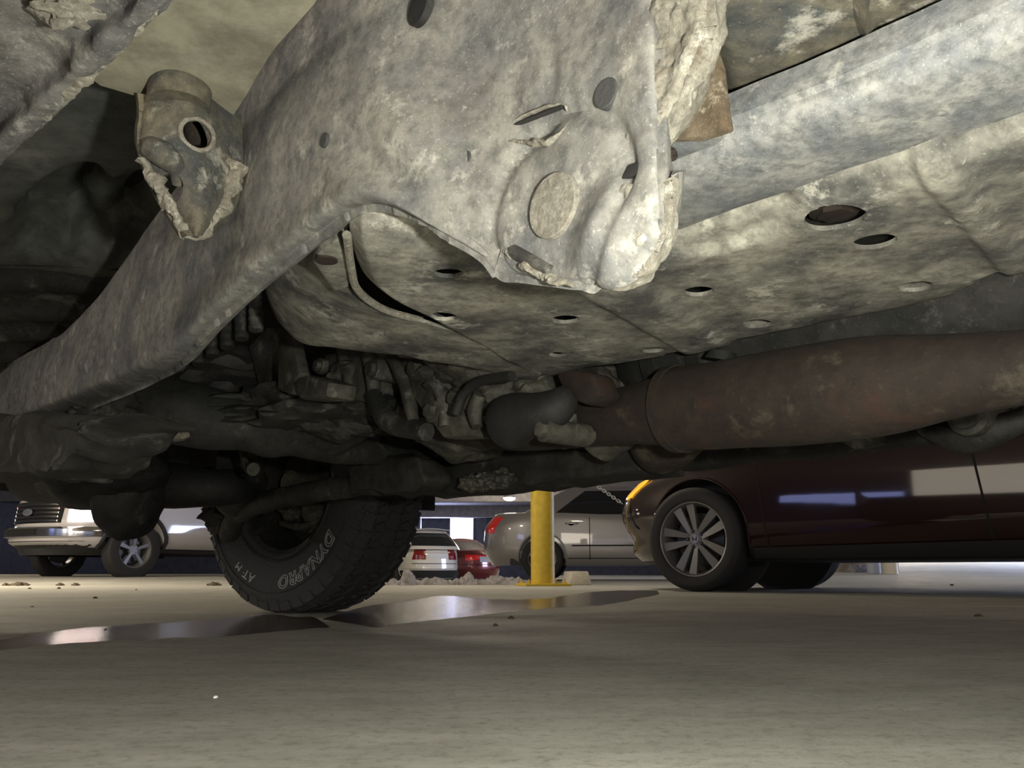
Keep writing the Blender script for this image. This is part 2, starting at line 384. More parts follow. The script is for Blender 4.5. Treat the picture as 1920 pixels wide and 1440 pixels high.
snow('snow_ridge', ridge, 0, 'long low ridge of dirty ploughed snow left of the yellow bollard', 3)
Mdirt = flat('dirt_clod', (.10, .075, .05), .95, bump=.5, bs=60, var=.3)
CL = ['flat brown clod of dirt at the far left under the white pickup', 'long brown clod, larger of the pair left of the off-road tyre', 'brown clod just right of the larger one left of the off-road tyre', 'clod of dirt at the very left edge of the floor', 'dark clod touching the left side of the off-road tyre', 'lone crumb of dirt on the floor left of the off-road tyre above the puddle', 'tiny crumb of dirt in front of the far left clods', 'tiny dark crumb below the pair of clods left of the off-road tyre', 'dark lump of dirt lying in the bright puddle', 'brown scrap of dirt at the right edge of the concrete', 'small crumb beside the maroon car near the ramp', 'dark spot of dirt in front of the yellow bollard, nearer the puddle', 'dark spot of dirt in front of the yellow bollard, nearer the camera', 'pinhead crumb at the far left of the floor above the puddle', 'pinhead crumb between the clods and the off-road tyre']
clods = [(35, 1098, 16, 4), (112, 1098, 7, 3), (141, 1098, 7, 3), (10, 1098, 6, 3), (400, 1098, 12, 4), (178, 1122, 4, 2), (55, 1104, 3, 1.5), (110, 1104, 3, 2), (197, 1182, 3, 2), (1835, 1156, 7, 3), (1785, 1098, 3, 2), (958, 1160, 5, 3), (929, 1174, 4, 3), (60, 1138, 3, 1), (255, 1106, 2, 1)]
for i, (px, py, rx, rz) in enumerate(clods):
    q = PZ(px, py, 0); k = q.y/1600
    bm = bmesh.new(); lump(bm, (0, 0, 0), (rx*k, rx*k*.8, rz*k*1.5), wob=.5, sub=3)
    o = link('dirt_clod', bm, Mdirt); o.location = (q.x, q.y, 0)
    tag(o, CL[i], 'dirt', 'crumbs and clods of dirt on the concrete')
bm = bmesh.new(); lump(bm, (0, 0, .001), (.0022, .0022, .0015), wob=.3, sub=3)
q = PZ(404, 1309, 0); o = link('pebble', bm, flat('white_pebble', (.8, .8, .78), .5)); o.location = (q.x, q.y, 0); tag(o, 'tiny white pebble on the near concrete floor', 'pebble')
# ---------------------------------------------------------------- puddles
def puddle(name, top, bot, label, bs=.35):
    m, nt, b = newmat('wet_floor'); b.inputs['Base Color'].default_value = (.075, .058, .032, 1); b.inputs['Roughness'].default_value = .10; b.inputs['IOR'].default_value = 1.33
    tc = nt.nodes.new('ShaderNodeTexCoord'); n = nt.nodes.new('ShaderNodeTexNoise'); n.inputs['Scale'].default_value = 45; n.inputs['Detail'].default_value = 8; n.inputs['Roughness'].default_value = .7
    nt.links.new(tc.outputs['Object'], n.inputs[0]); bp = nt.nodes.new('ShaderNodeBump'); bp.inputs['Strength'].default_value = bs; bp.inputs['Distance'].default_value = .001*(1+3*(bs > .4))
    nt.links.new(n.outputs[0], bp.inputs['Height']); nt.links.new(bp.outputs[0], b.inputs['Normal'])
    P = [PZ(x, y, 0) for x, y in top]; Q = [PZ(x, y, 0) for x, y in bot]
    A = cr(P, 8); B = cr(Q, 8); bm = bmesh.new()
    rows = []
    for a, c in zip(A, B):
        w = noise.noise(a*9)*.10
        rows.append([bm.verts.new(Vector(((1-k)*(a.x)+k*c.x, (1-k)*(a.y+w)+k*(c.y-w*.5), .0015 if 0 < k < 1 else .0002))) for k in (0, .15, .5, .85, 1)])
    for a, c in zip(rows, rows[1:]):
        for i in range(4): bm.faces.new((a[i], a[i+1], c[i+1], c[i]))
    o = link(name, bm, m); tag(o, label, 'puddle')
puddle('puddle', [(-60, 1212), (60, 1190), (170, 1176), (300, 1168), (420, 1160), (500, 1152), (585, 1158)], [(-60, 1228), (60, 1212), (170, 1204), (300, 1198), (420, 1193), (530, 1183), (620, 1176)], 'bright reflecting puddle of melt water left of the off-road tyre')
puddle('puddle', [(600, 1162), (690, 1136), (760, 1128), (830, 1117), (930, 1124), (1020, 1122), (1110, 1110), (1180, 1107), (1232, 1107)], [(705, 1176), (760, 1169), (800, 1164), (880, 1156), (960, 1146), (1040, 1140), (1130, 1134), (1190, 1124), (1236, 1114)], 'dark wet puddle between the off-road tyre and the maroon car', .6)
# painted / jointed line on the floor
P = [PZ(x, 1138-(x-1400)*.002, 0) for x in (1380, 2100)]
bm = bmesh.new(); d = (P[1]-P[0]); box(bm, (P[0]+P[1])/2+Vector((0, 0, .0006)), (d.length, .035, .001), Matrix.Rotation(math.atan2(d.y, d.x), 3, 'Z'))
struct('trim_6', bm, flat('joint_filler', (.42, .39, .33), .8, bump=.3, bs=60, var=.2))
# white posts and low wall at the ramp
for i, (px0, px1, col, lab) in enumerate([(1627, 1653, (.62, .66, .80), 'bluish white round post at the ramp, left one of the pair under the maroon car'), (1654, 1684, (.78, .72, .62), 'cream white round post at the ramp, right one of the pair under the maroon car')]):
    a = PY(px0, 1080, 12.5+i*-.3); c = PY(px1, 1080, 12.5+i*-.3); z0 = floor_z((a.x+c.x)/2, a.y)-.0
    bm = bmesh.new(); cyl(bm, ((a.x+c.x)/2, a.y, z0), ((a.x+c.x)/2, a.y, 1.1), (c.x-a.x)/2, n=32); cyl(bm, ((a.x+c.x)/2, a.y, 1.1), ((a.x+c.x)/2, a.y, 1.16), (c.x-a.x)/2, (c.x-a.x)/4, n=32)
    tag(link('ramp_post', bm, flat('post_paint', col, .5)), lab, 'post')
a = PY(1570, 1080, 13.3); bm = bmesh.new(); box(bm, (a.x+.35, a.y, .45), (1.1, .25, .95)); bev(bm, .02); struct('wall_1', bm, flat('beige_wall', (.42, .36, .27), .8, bump=.2, bs=8, var=.1))
a = PY(1615, 1076, 12.9); snow('snow_heap', [(a.x, a.y, .25, .1, .09), (a.x-.12, a.y, .1, .1, .11)], 0, 'small brown slush heap against the beige wall by the white posts', 5)
a = PY(1760, 1060, 20); z0 = floor_z(a.x, a.y); bm = bmesh.new(); box(bm, (a.x+.2, a.y, z0+.13), (2.6, .25, .26), Matrix.Rotation(.2, 3, 'Z')); bev(bm, .02); struct('trim_7', bm, flat('kerb_dark', (.12, .12, .13), .8))
# chain
bm = bmesh.new(); A0 = PY(1050, 862, 8.2); A1 = PY(1166, 944, 8.2); n = 26
for i in range(n):
    k = (i+.5)/n; p = A0.lerp(A1, k); d = (A1-A0).normalized(); L2 = (A1-A0).length/n*.72; rr = .0045
    a = PI/2*(i % 2); x = d; y = Matrix.Rotation(a, 3, d) @ d.cross(Vector((0, 1, 0))).normalized()
    pts = [p+x*math.cos(q)*L2+y*math.sin(q)*.013 for q in [2*PI*j/10 for j in range(10)]]
    for j in range(10): cyl(bm, pts[j], pts[(j+1) % 10], rr, n=6)
tag(link('chain', bm, M['bright']), 'galvanised steel chain slanting down behind the maroon car nose', 'chain')
# ================================================================== OFF-ROAD VEHICLE ABOVE THE CAMERA
veh = thing('off_road_vehicle', 'dirty salt-stained underside of a lifted off-road vehicle filling the top of the view', 'vehicle', V(1.2, .45, 0))
OFF = -veh.location
def own(o, parent=veh):
    """parts are modelled in place; hang them on the vehicle without moving them"""
    o.parent = parent
    if parent == veh: o.location = OFF
    return o
ZR = .40
def TX(px):      # the rail's outer web stands upright at this distance to the far side
    k = max(0, min(1, (px-640)/330)); k = k*k*(3-2*k); return .285+.055*k
def PR(px, py, d=0.0): return PT(px, py, TX(px)+d)
# columns: top edge, middle, lower edge of the web, inner edge of the lower flange
cols = [((-160, 800), (-165, 850), (-170, 890), (-150, 910)), ((-60, 740), (-55, 780), (-50, 815), (-40, 840)), ((0, 697), (10, 745), (25, 785), (40, 812)), ((100, 640), (125, 690), (150, 735), (165, 762)),
        ((170, 575), (205, 640), (238, 698), (252, 726)), ((225, 505), (275, 580), (322, 652), (340, 680)), ((300, 395), (355, 480), (408, 565), (425, 592)), ((400, 262), (455, 370), (503, 478), (521, 505)),
        ((447, 190), (520, 300), (590, 405), (610, 432)), ((515, 85), (600, 220), (680, 358), (700, 380)), ((590, 0), (720, 225), (845, 442), (852, 452)), ((680, -80), (810, 215), (945, 500), (948, 512)), ((800, -160), (920, 190), (1030, 512), (1031, 520)),
        ((960, -220), (1040, 160), (1130, 518), (1130, 525)), ((1090, -240), (1140, 140), (1195, 498), (1196, 505)), ((1230, -240), (1232, 90), (1236, 420), (1238, 426))]
cols.append(((1232, -240), (1234, 90), (1238, 420), (1240, 426)))
r = [[] for _ in range(8)]
for i, (tp, md, sb, bt) in enumerate(cols):
    e = .045 if i == len(cols)-1 else 0
    a = PR(*tp, .008+e); m = PR(*md, e); c = PR(*sb, e); b = PZ(*bt, c.z)
    r[0].append(a+CV*.05); r[1].append(a); r[2].append(a.lerp(m, .5)-CV*.003); r[3].append(m-CV*.002); r[4].append(m.lerp(c, .5)); r[5].append(c); 
    if i >= 10: r[6].append(c+CV*.010+Vector((0, 0, .012))); r[7].append(c+CV*.014+Vector((0, 0, .035)))
    else: r[6].append(b); r[7].append(b+Vector((0, 0, .03)))
def hole(px, py, w, z, asp=1, t=None):
    P0 = PZ(px, py, z) if t is None else PT(px, py, t); Q0 = PZ(px+w/2, py, z) if t is None else PT(px+w/2, py, t)
    return (P0, Vector((0, 0, 1)) if t is None else CV, (Q0-P0).length, asp)
LX = lambda t: t
rail = sheet('chassis_rail', r, .006, M['rail'], veh, nu=18, nv=14, wob=.002, wf=8, back=CV+Vector((0, 0, .35)),
             bumps=[(PR(1150, 440), .045, .014, 'soft'), (PR(1045, 388), .026, .005, 'soft'), (PR(1045, 388), .062, -.005, 'ring'), (PR(1010, 240), .03, -.005, 'soft'), (PR(1000, 155), .02, -.002, 'ring')],
             )
own(rail)
def disc(px, py, w, name, mat, parent, d=-.0015, th=.006):
    P0 = PR(px, py); r_ = (PR(px+w/2, py)-P0).length; bm = bmesh.new(); cyl(bm, P0+CV*d, P0+CV*(d+th), r_, n=36); bev(bm, .0006, 1)
    return link(name, bm, mat, parent)
disc(879, 301, 30, 'rubber_plug', M['plug'], rail, d=-.004); disc(1143, 178, 40, 'rubber_plug', M['plug'], rail, d=-.004); disc(612, 264, 12, 'drain_plug', M['plug'], rail, d=-.003)
disc(1045, 388, 84, 'boss', M['crust'], rail, d=-.0052, th=.012)
disc(790, 18, 62, 'hole_shade_disc', M['black'], rail, d=-.0040); disc(796, 16, 54, 'hole_inner_disc', M['dark'], rail, d=-.0048)  # black and dark discs stand in for the shaded inside of a hole
def crust(name, pts, rad, parent, mat='crust', wob=.8, n=None, plane=None, d=0):
    P = cr([PR(x, y, d) if plane is None else PZ(x, y, plane+.002) for x, y in pts], n or 5); K = len(P); bm = bmesh.new()
    tube(bm, P, [rad*(.3+.7*math.sin(PI*(i+.5)/K))*random.uniform(.9, 1.1) for i in range(K)], n=40, sub=10, ky=.6)
    for v in bm.verts: v.co += Vector((noise.fractal(v.co*70, 1, 2, 5), noise.fractal(v.co*70+Vector((7, 0, 0)), 1, 2, 5), noise.fractal(v.co*70+Vector((0, 7, 0)), 1, 2, 5)))*rad*wob
    o = link(name, bm, M[mat]); o.parent = parent; return o
def relief(name, rows, parent, mat='crust', wob=.0045, wf=50, th=.008):
    return sheet(name, [[PR(x, y, d) for x, y, d in q] for q in rows], th, M[mat], parent, nu=26, nv=26, wob=wob, wf=wf, back=CV)
relief('gusset_flange', [[(1180, -140, .006), (1260, -140, -.004), (1350, -160, -.003), (1372, -160, .03)], [(1180, -20, .006), (1250, -20, -.004), (1325, -20, -.002), (1345, -20, .03)], [(1185, 70, .006), (1250, 70, -.003), (1318, 66, 0), (1326, 66, .03)], [(1180, 150, .006), (1240, 150, -.003), (1288, 150, .006), (1296, 150, .05)],
    [(1165, 225, .006), (1215, 220, -.001), (1258, 225, .008), (1266, 225, .05)], [(1175, 262, .006), (1205, 262, .002), (1232, 264, .01), (1240, 264, .04)]], rail)
relief('salt_crust', [[(1120, 360, .006), (1150, 352, .001), (1180, 345, -.003), (1232, 340, -.001), (1238, 340, .03)], [(1125, 410, .006), (1150, 410, .0), (1190, 410, -.006), (1234, 400, .0), (1240, 400, .03)], [(1110, 460, .006), (1140, 460, -.001), (1180, 460, -.007), (1230, 440, .0), (1236, 440, .03)], [(1080, 500, .006), (1110, 500, .0), (1140, 500, -.004), (1203, 488, .0), (1212, 488, .03)], [(1070, 515, .012), (1100, 518, .01), (1130, 520, .008), (1195, 505, .02), (1200, 505, .03)]], rail, wob=.004, wf=55)
crust('weld_crust', [(950, 470), (990, 500), (1040, 525), (1070, 530)], .005, rail)
crust('slot_rim', [(952, 236), (990, 214), (1052, 196), (1066, 210)], .0018, rail); crust('slot_rim', [(958, 262), (1000, 268), (1040, 262), (1060, 240)], .0032, rail)
a, b = PR(962, 236), PR(1055, 200); bm = bmesh.new(); tube(bm, [a, b], [.0016, .0016], n=8); link('slot_edge', bm, M['black'], rail)
bm = bmesh.new(); a, b = PR(975, 475, .004), PR(1042, 512, .004); tube(bm, [a, b], [.010, .008], n=20, ky=.6); link('locating_tab', bm, M['dark'], rail)
# ---- rear part of the rail (straight grey tube section)
T = [(1215, 335), (1365, 271), (1500, 220), (1640, 166), (1820, 93), (1920, 52), (2100, -20)]
B = [(1215, 450), (1300, 418), (1420, 375), (1550, 333), (1700, 288), (1800, 262), (2010, 175)]
rows = [[], [], [], [], []]
for (tp, bt) in zip(T, B):
    a = PZ(*tp, ZR+.006); b = PZ(*bt, ZR+.006)
    rows[0].append(a+Vector((0, 0, .035))+CV*.004); rows[1].append(a); rows[2].append(a.lerp(b, .5)-Vector((0, 0, .008))); rows[3].append(b); rows[4].append(b+Vector((0, 0, .04)))
band = own(sheet('rail_extension', rows, .005, M['band'], None, nu=8, nv=8, wob=.0015, wf=14))
band['label'] = 'straight grey rear section of the rail'
# torn opening with rust at the joint
bm = bmesh.new()
for i in range(10):
    k = i/9; p = PZ(1175+75*k, 325-25*k, ZR-.002); lump(bm, p+Vector((0, 0, .004)), (.007, .006, .005), wob=.3, wf=33+i, sub=4)
o = own(link('rust_scab', bm, M['rust'], None))
prism('joint_gap_shade', [PR(x, y, -.002) for x, y in ((1163, 335), (1180, 308), (1208, 300), (1226, 318))], CV*.010, M['black'], rail, .001)  # black wedge stands in for the shade inside the opening
own(prism('flange_backing', [PT(x, y, .40) for x, y in ((1250, 90), (1322, 50), (1345, 120), (1362, 240), (1300, 262), (1240, 262))], CV*.01, M['rustdust'], None, .003, .002))
o = own(prism('corner_tab', [PZ(x, y, .408) for x, y in ((1240, 318), (1245, 290), (1280, 245), (1320, 228), (1352, 235), (1360, 272))], Vector((0, 0, .02)), M['band'], None, .006))

# ---- body sheet above the rear rail, with pressed ribs
ZB = .455
rows = [[PZ(x, y, ZB) for x, y in r] for r in (
    [(1310, -260), (1480, -260), (1650, -260), (1800, -260), (2100, -260)], [(1322, -60), (1480, -80), (1620, -100), (1790, -100), (2100, -110)],
    [(1322, 60), (1470, 20), (1610, 20), (1770, 10), (2100, -10)], [(1345, 160), (1490, 130), (1640, 110), (1790, 80), (2100, 60)],
    [(1362, 272), (1500, 240), (1670, 190), (1820, 130), (2100, 100)], [(1380, 380), (1520, 330), (1690, 260), (1840, 200), (2100, 150)])]
def ribf(u, v, q, n):
    h = 0
    for c in (.50, .745):
        cc = c+.02*math.sin(v*2); h += .012*math.exp(-((u-cc)/.016)**2)
    h -= .016*math.exp(-(u/.06)**2)
    return q - n*h
own(sheet('floor_shield', rows, .003, M['shield'], None, nu=14, nv=8, wob=.003, wf=8, fn=ribf))['label'] = 'mud brown ribbed sheet above the rail'
# ---- skid plate
ZS = .385
G = [[(655, 385), (800, 400), (950, 470), (1100, 490), (1230, 430), (1400, 372), (1600, 300), (1780, 250), (2010, 160)],
     [(655, 470), (830, 470), (980, 525), (1140, 540), (1260, 480), (1440, 430), (1640, 370), (1800, 310), (2010, 240)],
     [(695, 556), (875, 540), (1020, 570), (1185, 580), (1300, 540), (1480, 490), (1680, 440), (1840, 385), (2010, 320)],
     [(810, 612), (960, 600), (1090, 615), (1235, 620), (1350, 590), (1525, 550), (1715, 500), (1865, 440), (2010, 390)],
     [(990, 706), (1075, 690), (1180, 676), (1290, 655), (1400, 632), (1560, 600), (1750, 560), (1885, 500), (2010, 455)]]
rows = []
for j, g in enumerate(G):
    rows.append([PZ(x, y, ZS+(.018 if j == 0 else 0)) for x, y in g])
rows.append([p+CV*.006+Vector((0, 0, .012)) for p in rows[-1]]); rows.append([p+CV*.002+Vector((0, 0, .03)) for p in rows[-1]])
def rr(px, py, q): return 0
A1_, A2_ = PZ(1120, 520, ZS), PZ(1330, 655, ZS); S1_, S2_ = PZ(1725, 275, ZS), PZ(1900, 490, ZS); T1_, T2_ = PZ(850, 600, ZS), PZ(1010, 545, ZS)
def segd(q, a, b):
    d = b-a; k = max(-.2, min(1.2, (q-a).dot(d)/d.dot(d))); w = q-(a+d*k); w.z = 0; return w.length
OV = PZ(1365, 440, ZS); RC = PZ(1640, 456, ZS)
def skf(u, v, q, n):
    h = 0.0
    d = segd(q, A1_, A2_); h += .007*(1/(1+math.exp((d-.030)/.003)))
    d = segd(q, S1_, S2_); h += .008*(1/(1+math.exp((d-.012)/.002)))
    e = Vector((q.x-OV.x, q.y-OV.y)); e2 = Vector((e.dot(Vector((-.636, .772)))/.055, e.dot(Vector((.772, .636)))/.03)); h -= .010*(1/(1+math.exp((e2.length-1)/.08)))
    if u < .03: h -= .015*(1-u/.03)
    return q - n*h
HL = [(841, 511, 56), (832, 593, 50), (1060, 600, 52), (1046, 662, 36), (1224, 656, 44), (1310, 548, 56), (1420, 606, 56), (1715, 535, 62), (1640, 455, 78), (1566, 410, 110), (980, 545, 20), (950, 553, 14)]
skid = sheet('skid_plate', rows, .004, M['skid'], None, nu=30, nv=20, wob=.002, wf=9, fn=skf, holes=[hole(x, y, w, ZS) for x, y, w in HL])
own(skid)
p = PZ(1566, 405, ZS+.02); bm = bmesh.new(); cyl(bm, p, p+Vector((0, 0, .015)), .014, n=6); cyl(bm, p+Vector((0, 0, .004)), p+Vector((0, 0, .02)), .02, n=24); o = link('mounting_bolt', bm, M['rust'], skid)
# sheets above the skid plate: seal the box
rows = [[PZ(x, y, .43) for x, y in r] for r in ([(640, 330), (1000, 330), (1400, 280), (2100, 100)], [(760, 560), (1060, 560), (1400, 500), (2100, 360)], [(1000, 690), (1100, 668), (1400, 615), (2100, 430)])]
own(sheet('inner_floor', rows, .004, M['dark'], None, nu=4, nv=4))
# front tub (curved pan) left of the skid plate
o0 = [(640, 430), (545, 470), (503, 530), (508, 575), (535, 618), (575, 645), (660, 656), (770, 668), (890, 692), (1000, 712)]
o1 = [(648, 425), (590, 470), (568, 520), (585, 562), (620, 590), (670, 612), (750, 625), (850, 645), (930, 668), (1010, 705)]
o2 = [(655, 400), (640, 450), (640, 510), (655, 550), (690, 575), (745, 592), (830, 613), (900, 640), (960, 672), (1015, 700)]
z0 = [.44, .45, .46, .45, .43, .415, .405, .40, .395, .39]; z1 = [.43, .43, .425, .42, .41, .402, .397, .393, .39, .386]; z2 = [.415, .41, .405, .402, .40, .397, .393, .39, .388, .386]
rr0 = [PZ(x, y, z) for (x, y), z in zip(o0, z0)]; rr1 = [PZ(x, y, z) for (x, y), z in zip(o1, z1)]; rr2 = [PZ(x, y, z) for (x, y), z in zip(o2, z2)]
rm = [p+Vector((0, 0, .05))+DV*.02 for p in rr0]
own(sheet('front_pan', [rm, rr0, rr1, rr2], .004, M['skid'], None, nu=10, nv=8, wob=.003, wf=12))
# rusty hanger bracket beside the rail
hb = [PZ(x, y, .40) for x, y in ((585, 492), (600, 470), (635, 452), (660, 500), (655, 540), (625, 548))]
brk = own(prism('hanger_bracket', hb, Vector((0, 0, .03)), M['skid'], None, .004, .001))
bm = bmesh.new(); p = PZ(612, 490, .398); cyl(bm, p, p+Vector((0, 0, .02)), .010, n=24); link('rusty_bolt', bm, M['rust'], brk)
tube_obj('bracket_edge', [PZ(x, y, .398) for x, y in ((650, 440), (658, 500), (672, 545), (720, 580), (790, 600))], [.004]*5, M['crust'], brk, n=8)
# ---- body mount on the outer side of the rail: a cup bracket facing rearwards
SM = .74
BM = [(176, 268, 446), (215, 270, 452), (270, 266, 456), (320, 283, 456), (370, 305, 450), (412, 328, 428), (442, 348, 390)]
rows = []
for (y, xa, xb) in BM:
    rr_ = [PS(xa-2, y, SM+.05)]
    for k in range(6):
        q = k/5; rr_.append(PS(xa+(xb-xa)*q, y+(8*math.sin(q*PI) if y < 200 else 0), SM+.012-.030*math.sin(min(1, q*1.05)*PI)))
    rows.append(rr_)
def hole_s(px, py, w, asp=1): P0 = PS(px, py, SM-.015); return (P0, DV, (PS(px+w/2, py, SM-.015)-P0).length, asp)
mount = own(sheet('body_mount', rows, .005, M['shield'], None, nu=14, nv=14, wob=.002, wf=26, back=DV, holes=[hole_s(370, 252, 58), hole_s(322, 350, 44, 1.5)]))
bm = bmesh.new(); P0 = PS(370, 252, SM-.016); r_ = (PS(399, 252, SM-.016)-P0).length; N_ = 40
for rad, dd in ((r_*1.12, 0), ):
    U1, V1 = CV, Vector((0, 0, 1)); pts = [P0+(U1*math.cos(2*PI*i/N_)+V1*math.sin(2*PI*i/N_))*r_*1.03 for i in range(N_)]
    for i in range(N_): cyl(bm, pts[i], pts[(i+1) % N_], .0022, n=8)
link('hole_rim', bm, M['crust'], mount)
c0 = PS(338, 166, SM-.005); R_ = (PS(396, 166, SM-.005)-c0).length; bm = bmesh.new()
cyl(bm, c0-Vector((0, 0, .018)), c0+Vector((0, 0, .012)), R_*.93, n=40); link('rubber_bush', bm, M['shield'], mount)
bm = bmesh.new(); cyl(bm, c0+Vector((0, 0, .004)), c0+Vector((0, 0, .010)), R_*1.08, n=40); bev(bm, .0015, 1); link('cup_washer', bm, M['tanfloor'], mount)
bm = bmesh.new(); tube(bm, [PS(280, 275, SM-.004), PS(308, 292, SM-.012), PS(332, 318, SM-.008), PS(336, 345, SM)], [.012, .013, .010, .008], n=20, wob=.004); link('stop_lug', bm, M['shield'], mount)
bm = bmesh.new(); P = cr([PS(x, y, SM+d) for x, y, d in ((268, 300, .01), (295, 350, .006), (325, 400, .002), (358, 440, 0), (388, 425, -.004), (412, 395, -.004), (432, 350, .002), (442, 310, .004))], 5)
tube(bm, P, [.004]*3+[.006]*(len(P)-8)+[.009]*5, n=20, sub=4)
for v in bm.verts: v.co += Vector((noise.fractal(v.co*70, 1, 2, 4), noise.fractal(v.co*70+Vector((7, 0, 0)), 1, 2, 4), noise.fractal(v.co*70+Vector((0, 7, 0)), 1, 2, 4)))*.006
link('salt_crust', bm, M['crust'], mount)
bm = bmesh.new(); cyl(bm, PS(372, 280, SM+.04), PS(366, 200, SM+.04), .012, n=16); link('mount_bolt', bm, M['rust'], mount)
# ---- floor over everything
def plane_sheet(name, g, z, mat, **k):
    rows = [[PZ(x, y, zz) for (x, y), zz in zip(r, zr)] for r, zr in zip(g, z)]
    return own(sheet(name, rows, .004, mat, None, **k))
plane_sheet('cabin_floor', [[(100, -150), (400, -150), (700, -150)], [(140, 20), (350, 20), (583, 12)], [(160, 110), (330, 110), (492, 118)], [(190, 142), (320, 182), (430, 212)]], [[.565]*3]*4, M['tanfloor'], nu=10, nv=6, wob=.003, wf=5,
            fn=lambda u, v, q, n: q-n*(.006*(1/(1+math.exp(-(v-.62-.12*u)/.02)))+.004*(1/(1+math.exp(-(v-.42-.2*u)/.02)))))
pk = [(PZ(105, 415, .62), .075), (PZ(212, 425, .62), .085), (PZ(300, 440, .62), .08)]
def pocket(u, v, q, n):
    for (c, r) in pk:
        e = Vector((q.x-c.x, q.y-c.y)); a = e.dot(Vector((-.636, .772)))/.17; b = e.dot(Vector((.772, .636)))/.042
        d = (a*a+b*b)**.5; q = q + Vector((0, 0, .07))*(1/(1+math.exp((d-1)/.09)))
    return q
plane_sheet('floor_pan', [[(-200, 150), (190, 135), (330, 190), (600, 200)], [(-200, 300), (120, 290), (300, 290), (600, 320)], [(-200, 420), (100, 400), (300, 400), (600, 420)], [(-200, 540), (100, 520), (300, 520), (600, 520)]],
            [[.635]*4, [.625]*4, [.62]*4, [.62]*4], M['bodydark'], nu=16, nv=16, wob=.006, wf=5, fn=pocket)
def corr(u, v, q, n): return q + Vector((0, 0, 1))*(.010*math.sin(v*36))
plane_sheet('wheel_liner', [[(-250, 500), (100, 500), (350, 520)], [(-250, 600), (60, 600), (300, 600)], [(-250, 680), (0, 670), (300, 680)], [(-250, 760), (0, 760), (300, 760)]], [[.62]*3, [.585]*3, [.56]*3, [.5]*3], M['dark'], nu=6, nv=20, wob=.004, wf=6, fn=corr)
# near sill / pinch weld, top left
e0 = [(-200, 470), (-80, 370), (0, 303), (100, 212), (200, 118), (330, -8), (470, -150)]
e1 = [(-220, 440), (-100, 340), (-12, 272), (85, 182), (183, 88), (308, -30), (440, -180)]
e2 = [(-250, 400), (-120, 300), (-40, 230), (60, 130), (150, 40), (270, -70), (400, -220)]
e3 = [(-350, 250), (-250, 130), (-150, 50), (-60, -40), (40, -130), (170, -240), (300, -350)]
rows = [[PZ(x, y, .445) for x, y in e0], [PZ(x, y, .42) for x, y in e0], [PZ(x, y, .416) for x, y in e1], [PZ(x, y, .430) for x, y in e2], [PZ(x, y, .425) for x, y in e3]]
sill = own(sheet('near_sill', rows, .004, M['sill'], None, nu=12, nv=10, wob=.004, wf=30)); sill['label'] = 'crusty pinch weld of the near sill'
bm = bmesh.new(); lump(bm, PZ(118, 15, .424), (.016, .013, .006), wob=.6, wf=22); link('salt_patch', bm, M['crust'], sill)
crust('salt_crust', [(0, 290), (100, 200), (200, 105), (310, 5)], .0035, sill, plane=.419, n=9)
# ---- muffler and exhaust
TM = .80
a0, a1 = PT(1330, 762, TM), PT(2060, 672, TM)
ra = (PT(1330, 680, TM)-PT(1330, 842, TM)).length/2; rb = (PT(1920, 622, TM)-PT(1920, 752, TM)).length/2
RM = (ra+rb)/2; a1.z = a1.z; ax = (a1-a0).normalized()
bm = bmesh.new(); f0 = PT(1262, 768, TM)
tube(bm, [f0, f0+ax*.012, f0+ax*.03, a0+ax*.03, a0.lerp(a1, .5), a1, a1+ax*.6], [ra*.9, ra*1.0, ra, ra, ra, rb*.98, rb*.9], n=48, sub=6, wob=.002)
muf = own(link('muffler', bm, M['rust'], None)); muf['label'] = 'rusty brown exhaust silencer'
bm = bmesh.new(); P = [f0+ax*.004, f0+ax*.016]; tube(bm, P, [ra*1.05, ra*1.05], n=48, sub=2); link('end_seam', bm, M['rust'], muf)
bm = bmesh.new(); tube(bm, [f0+ax*.01, f0-ax*.06, f0-ax*.14, f0-ax*.3, f0-ax*.5+Vector((0, 0, .03))], [ra*.92, ra*.75, .035, .032, .032], n=32); link('inlet_cone', bm, M['rust'], muf)
bm = bmesh.new(); c_ = PT(1300, 830, 1.0); tube(bm, [PT(1212, 835, .98), PT(1222, 830, .98), PT(1250, 810, .98), PT(1330, 740, 1.0)], [.04, .052, .056, .05], n=32, wob=.002)
own(link('rear_silencer', bm, M['rust'], None))
tube_obj('clamp_band', [f0+ax*.075+Vector((0, 0, ra*1.0)), f0+ax*.078+Vector((0, 0, ra*1.2))], [.02, .015], M['dark'], muf)
bm = bmesh.new(); tube(bm, [PT(1190, 690, .92), PT(1260, 672, .92), PT(1500, 628, .92), PT(2080, 520, .92)], [.04, .068, .07, .07], n=32, wob=.001)
own(link('drive_shaft', bm, M['dark'], None))
bm = bmesh.new()
for (x, y) in ((1275, 669), (1360, 655)):
    p = PT(x, y, .92); d = (PT(2080, 520, .92)-PT(1260, 672, .92)).normalized(); tube(bm, [p-d*.008, p+d*.008], [.078, .078], n=32, sub=2)
own(link('shaft_collar', bm, M['black'], None))
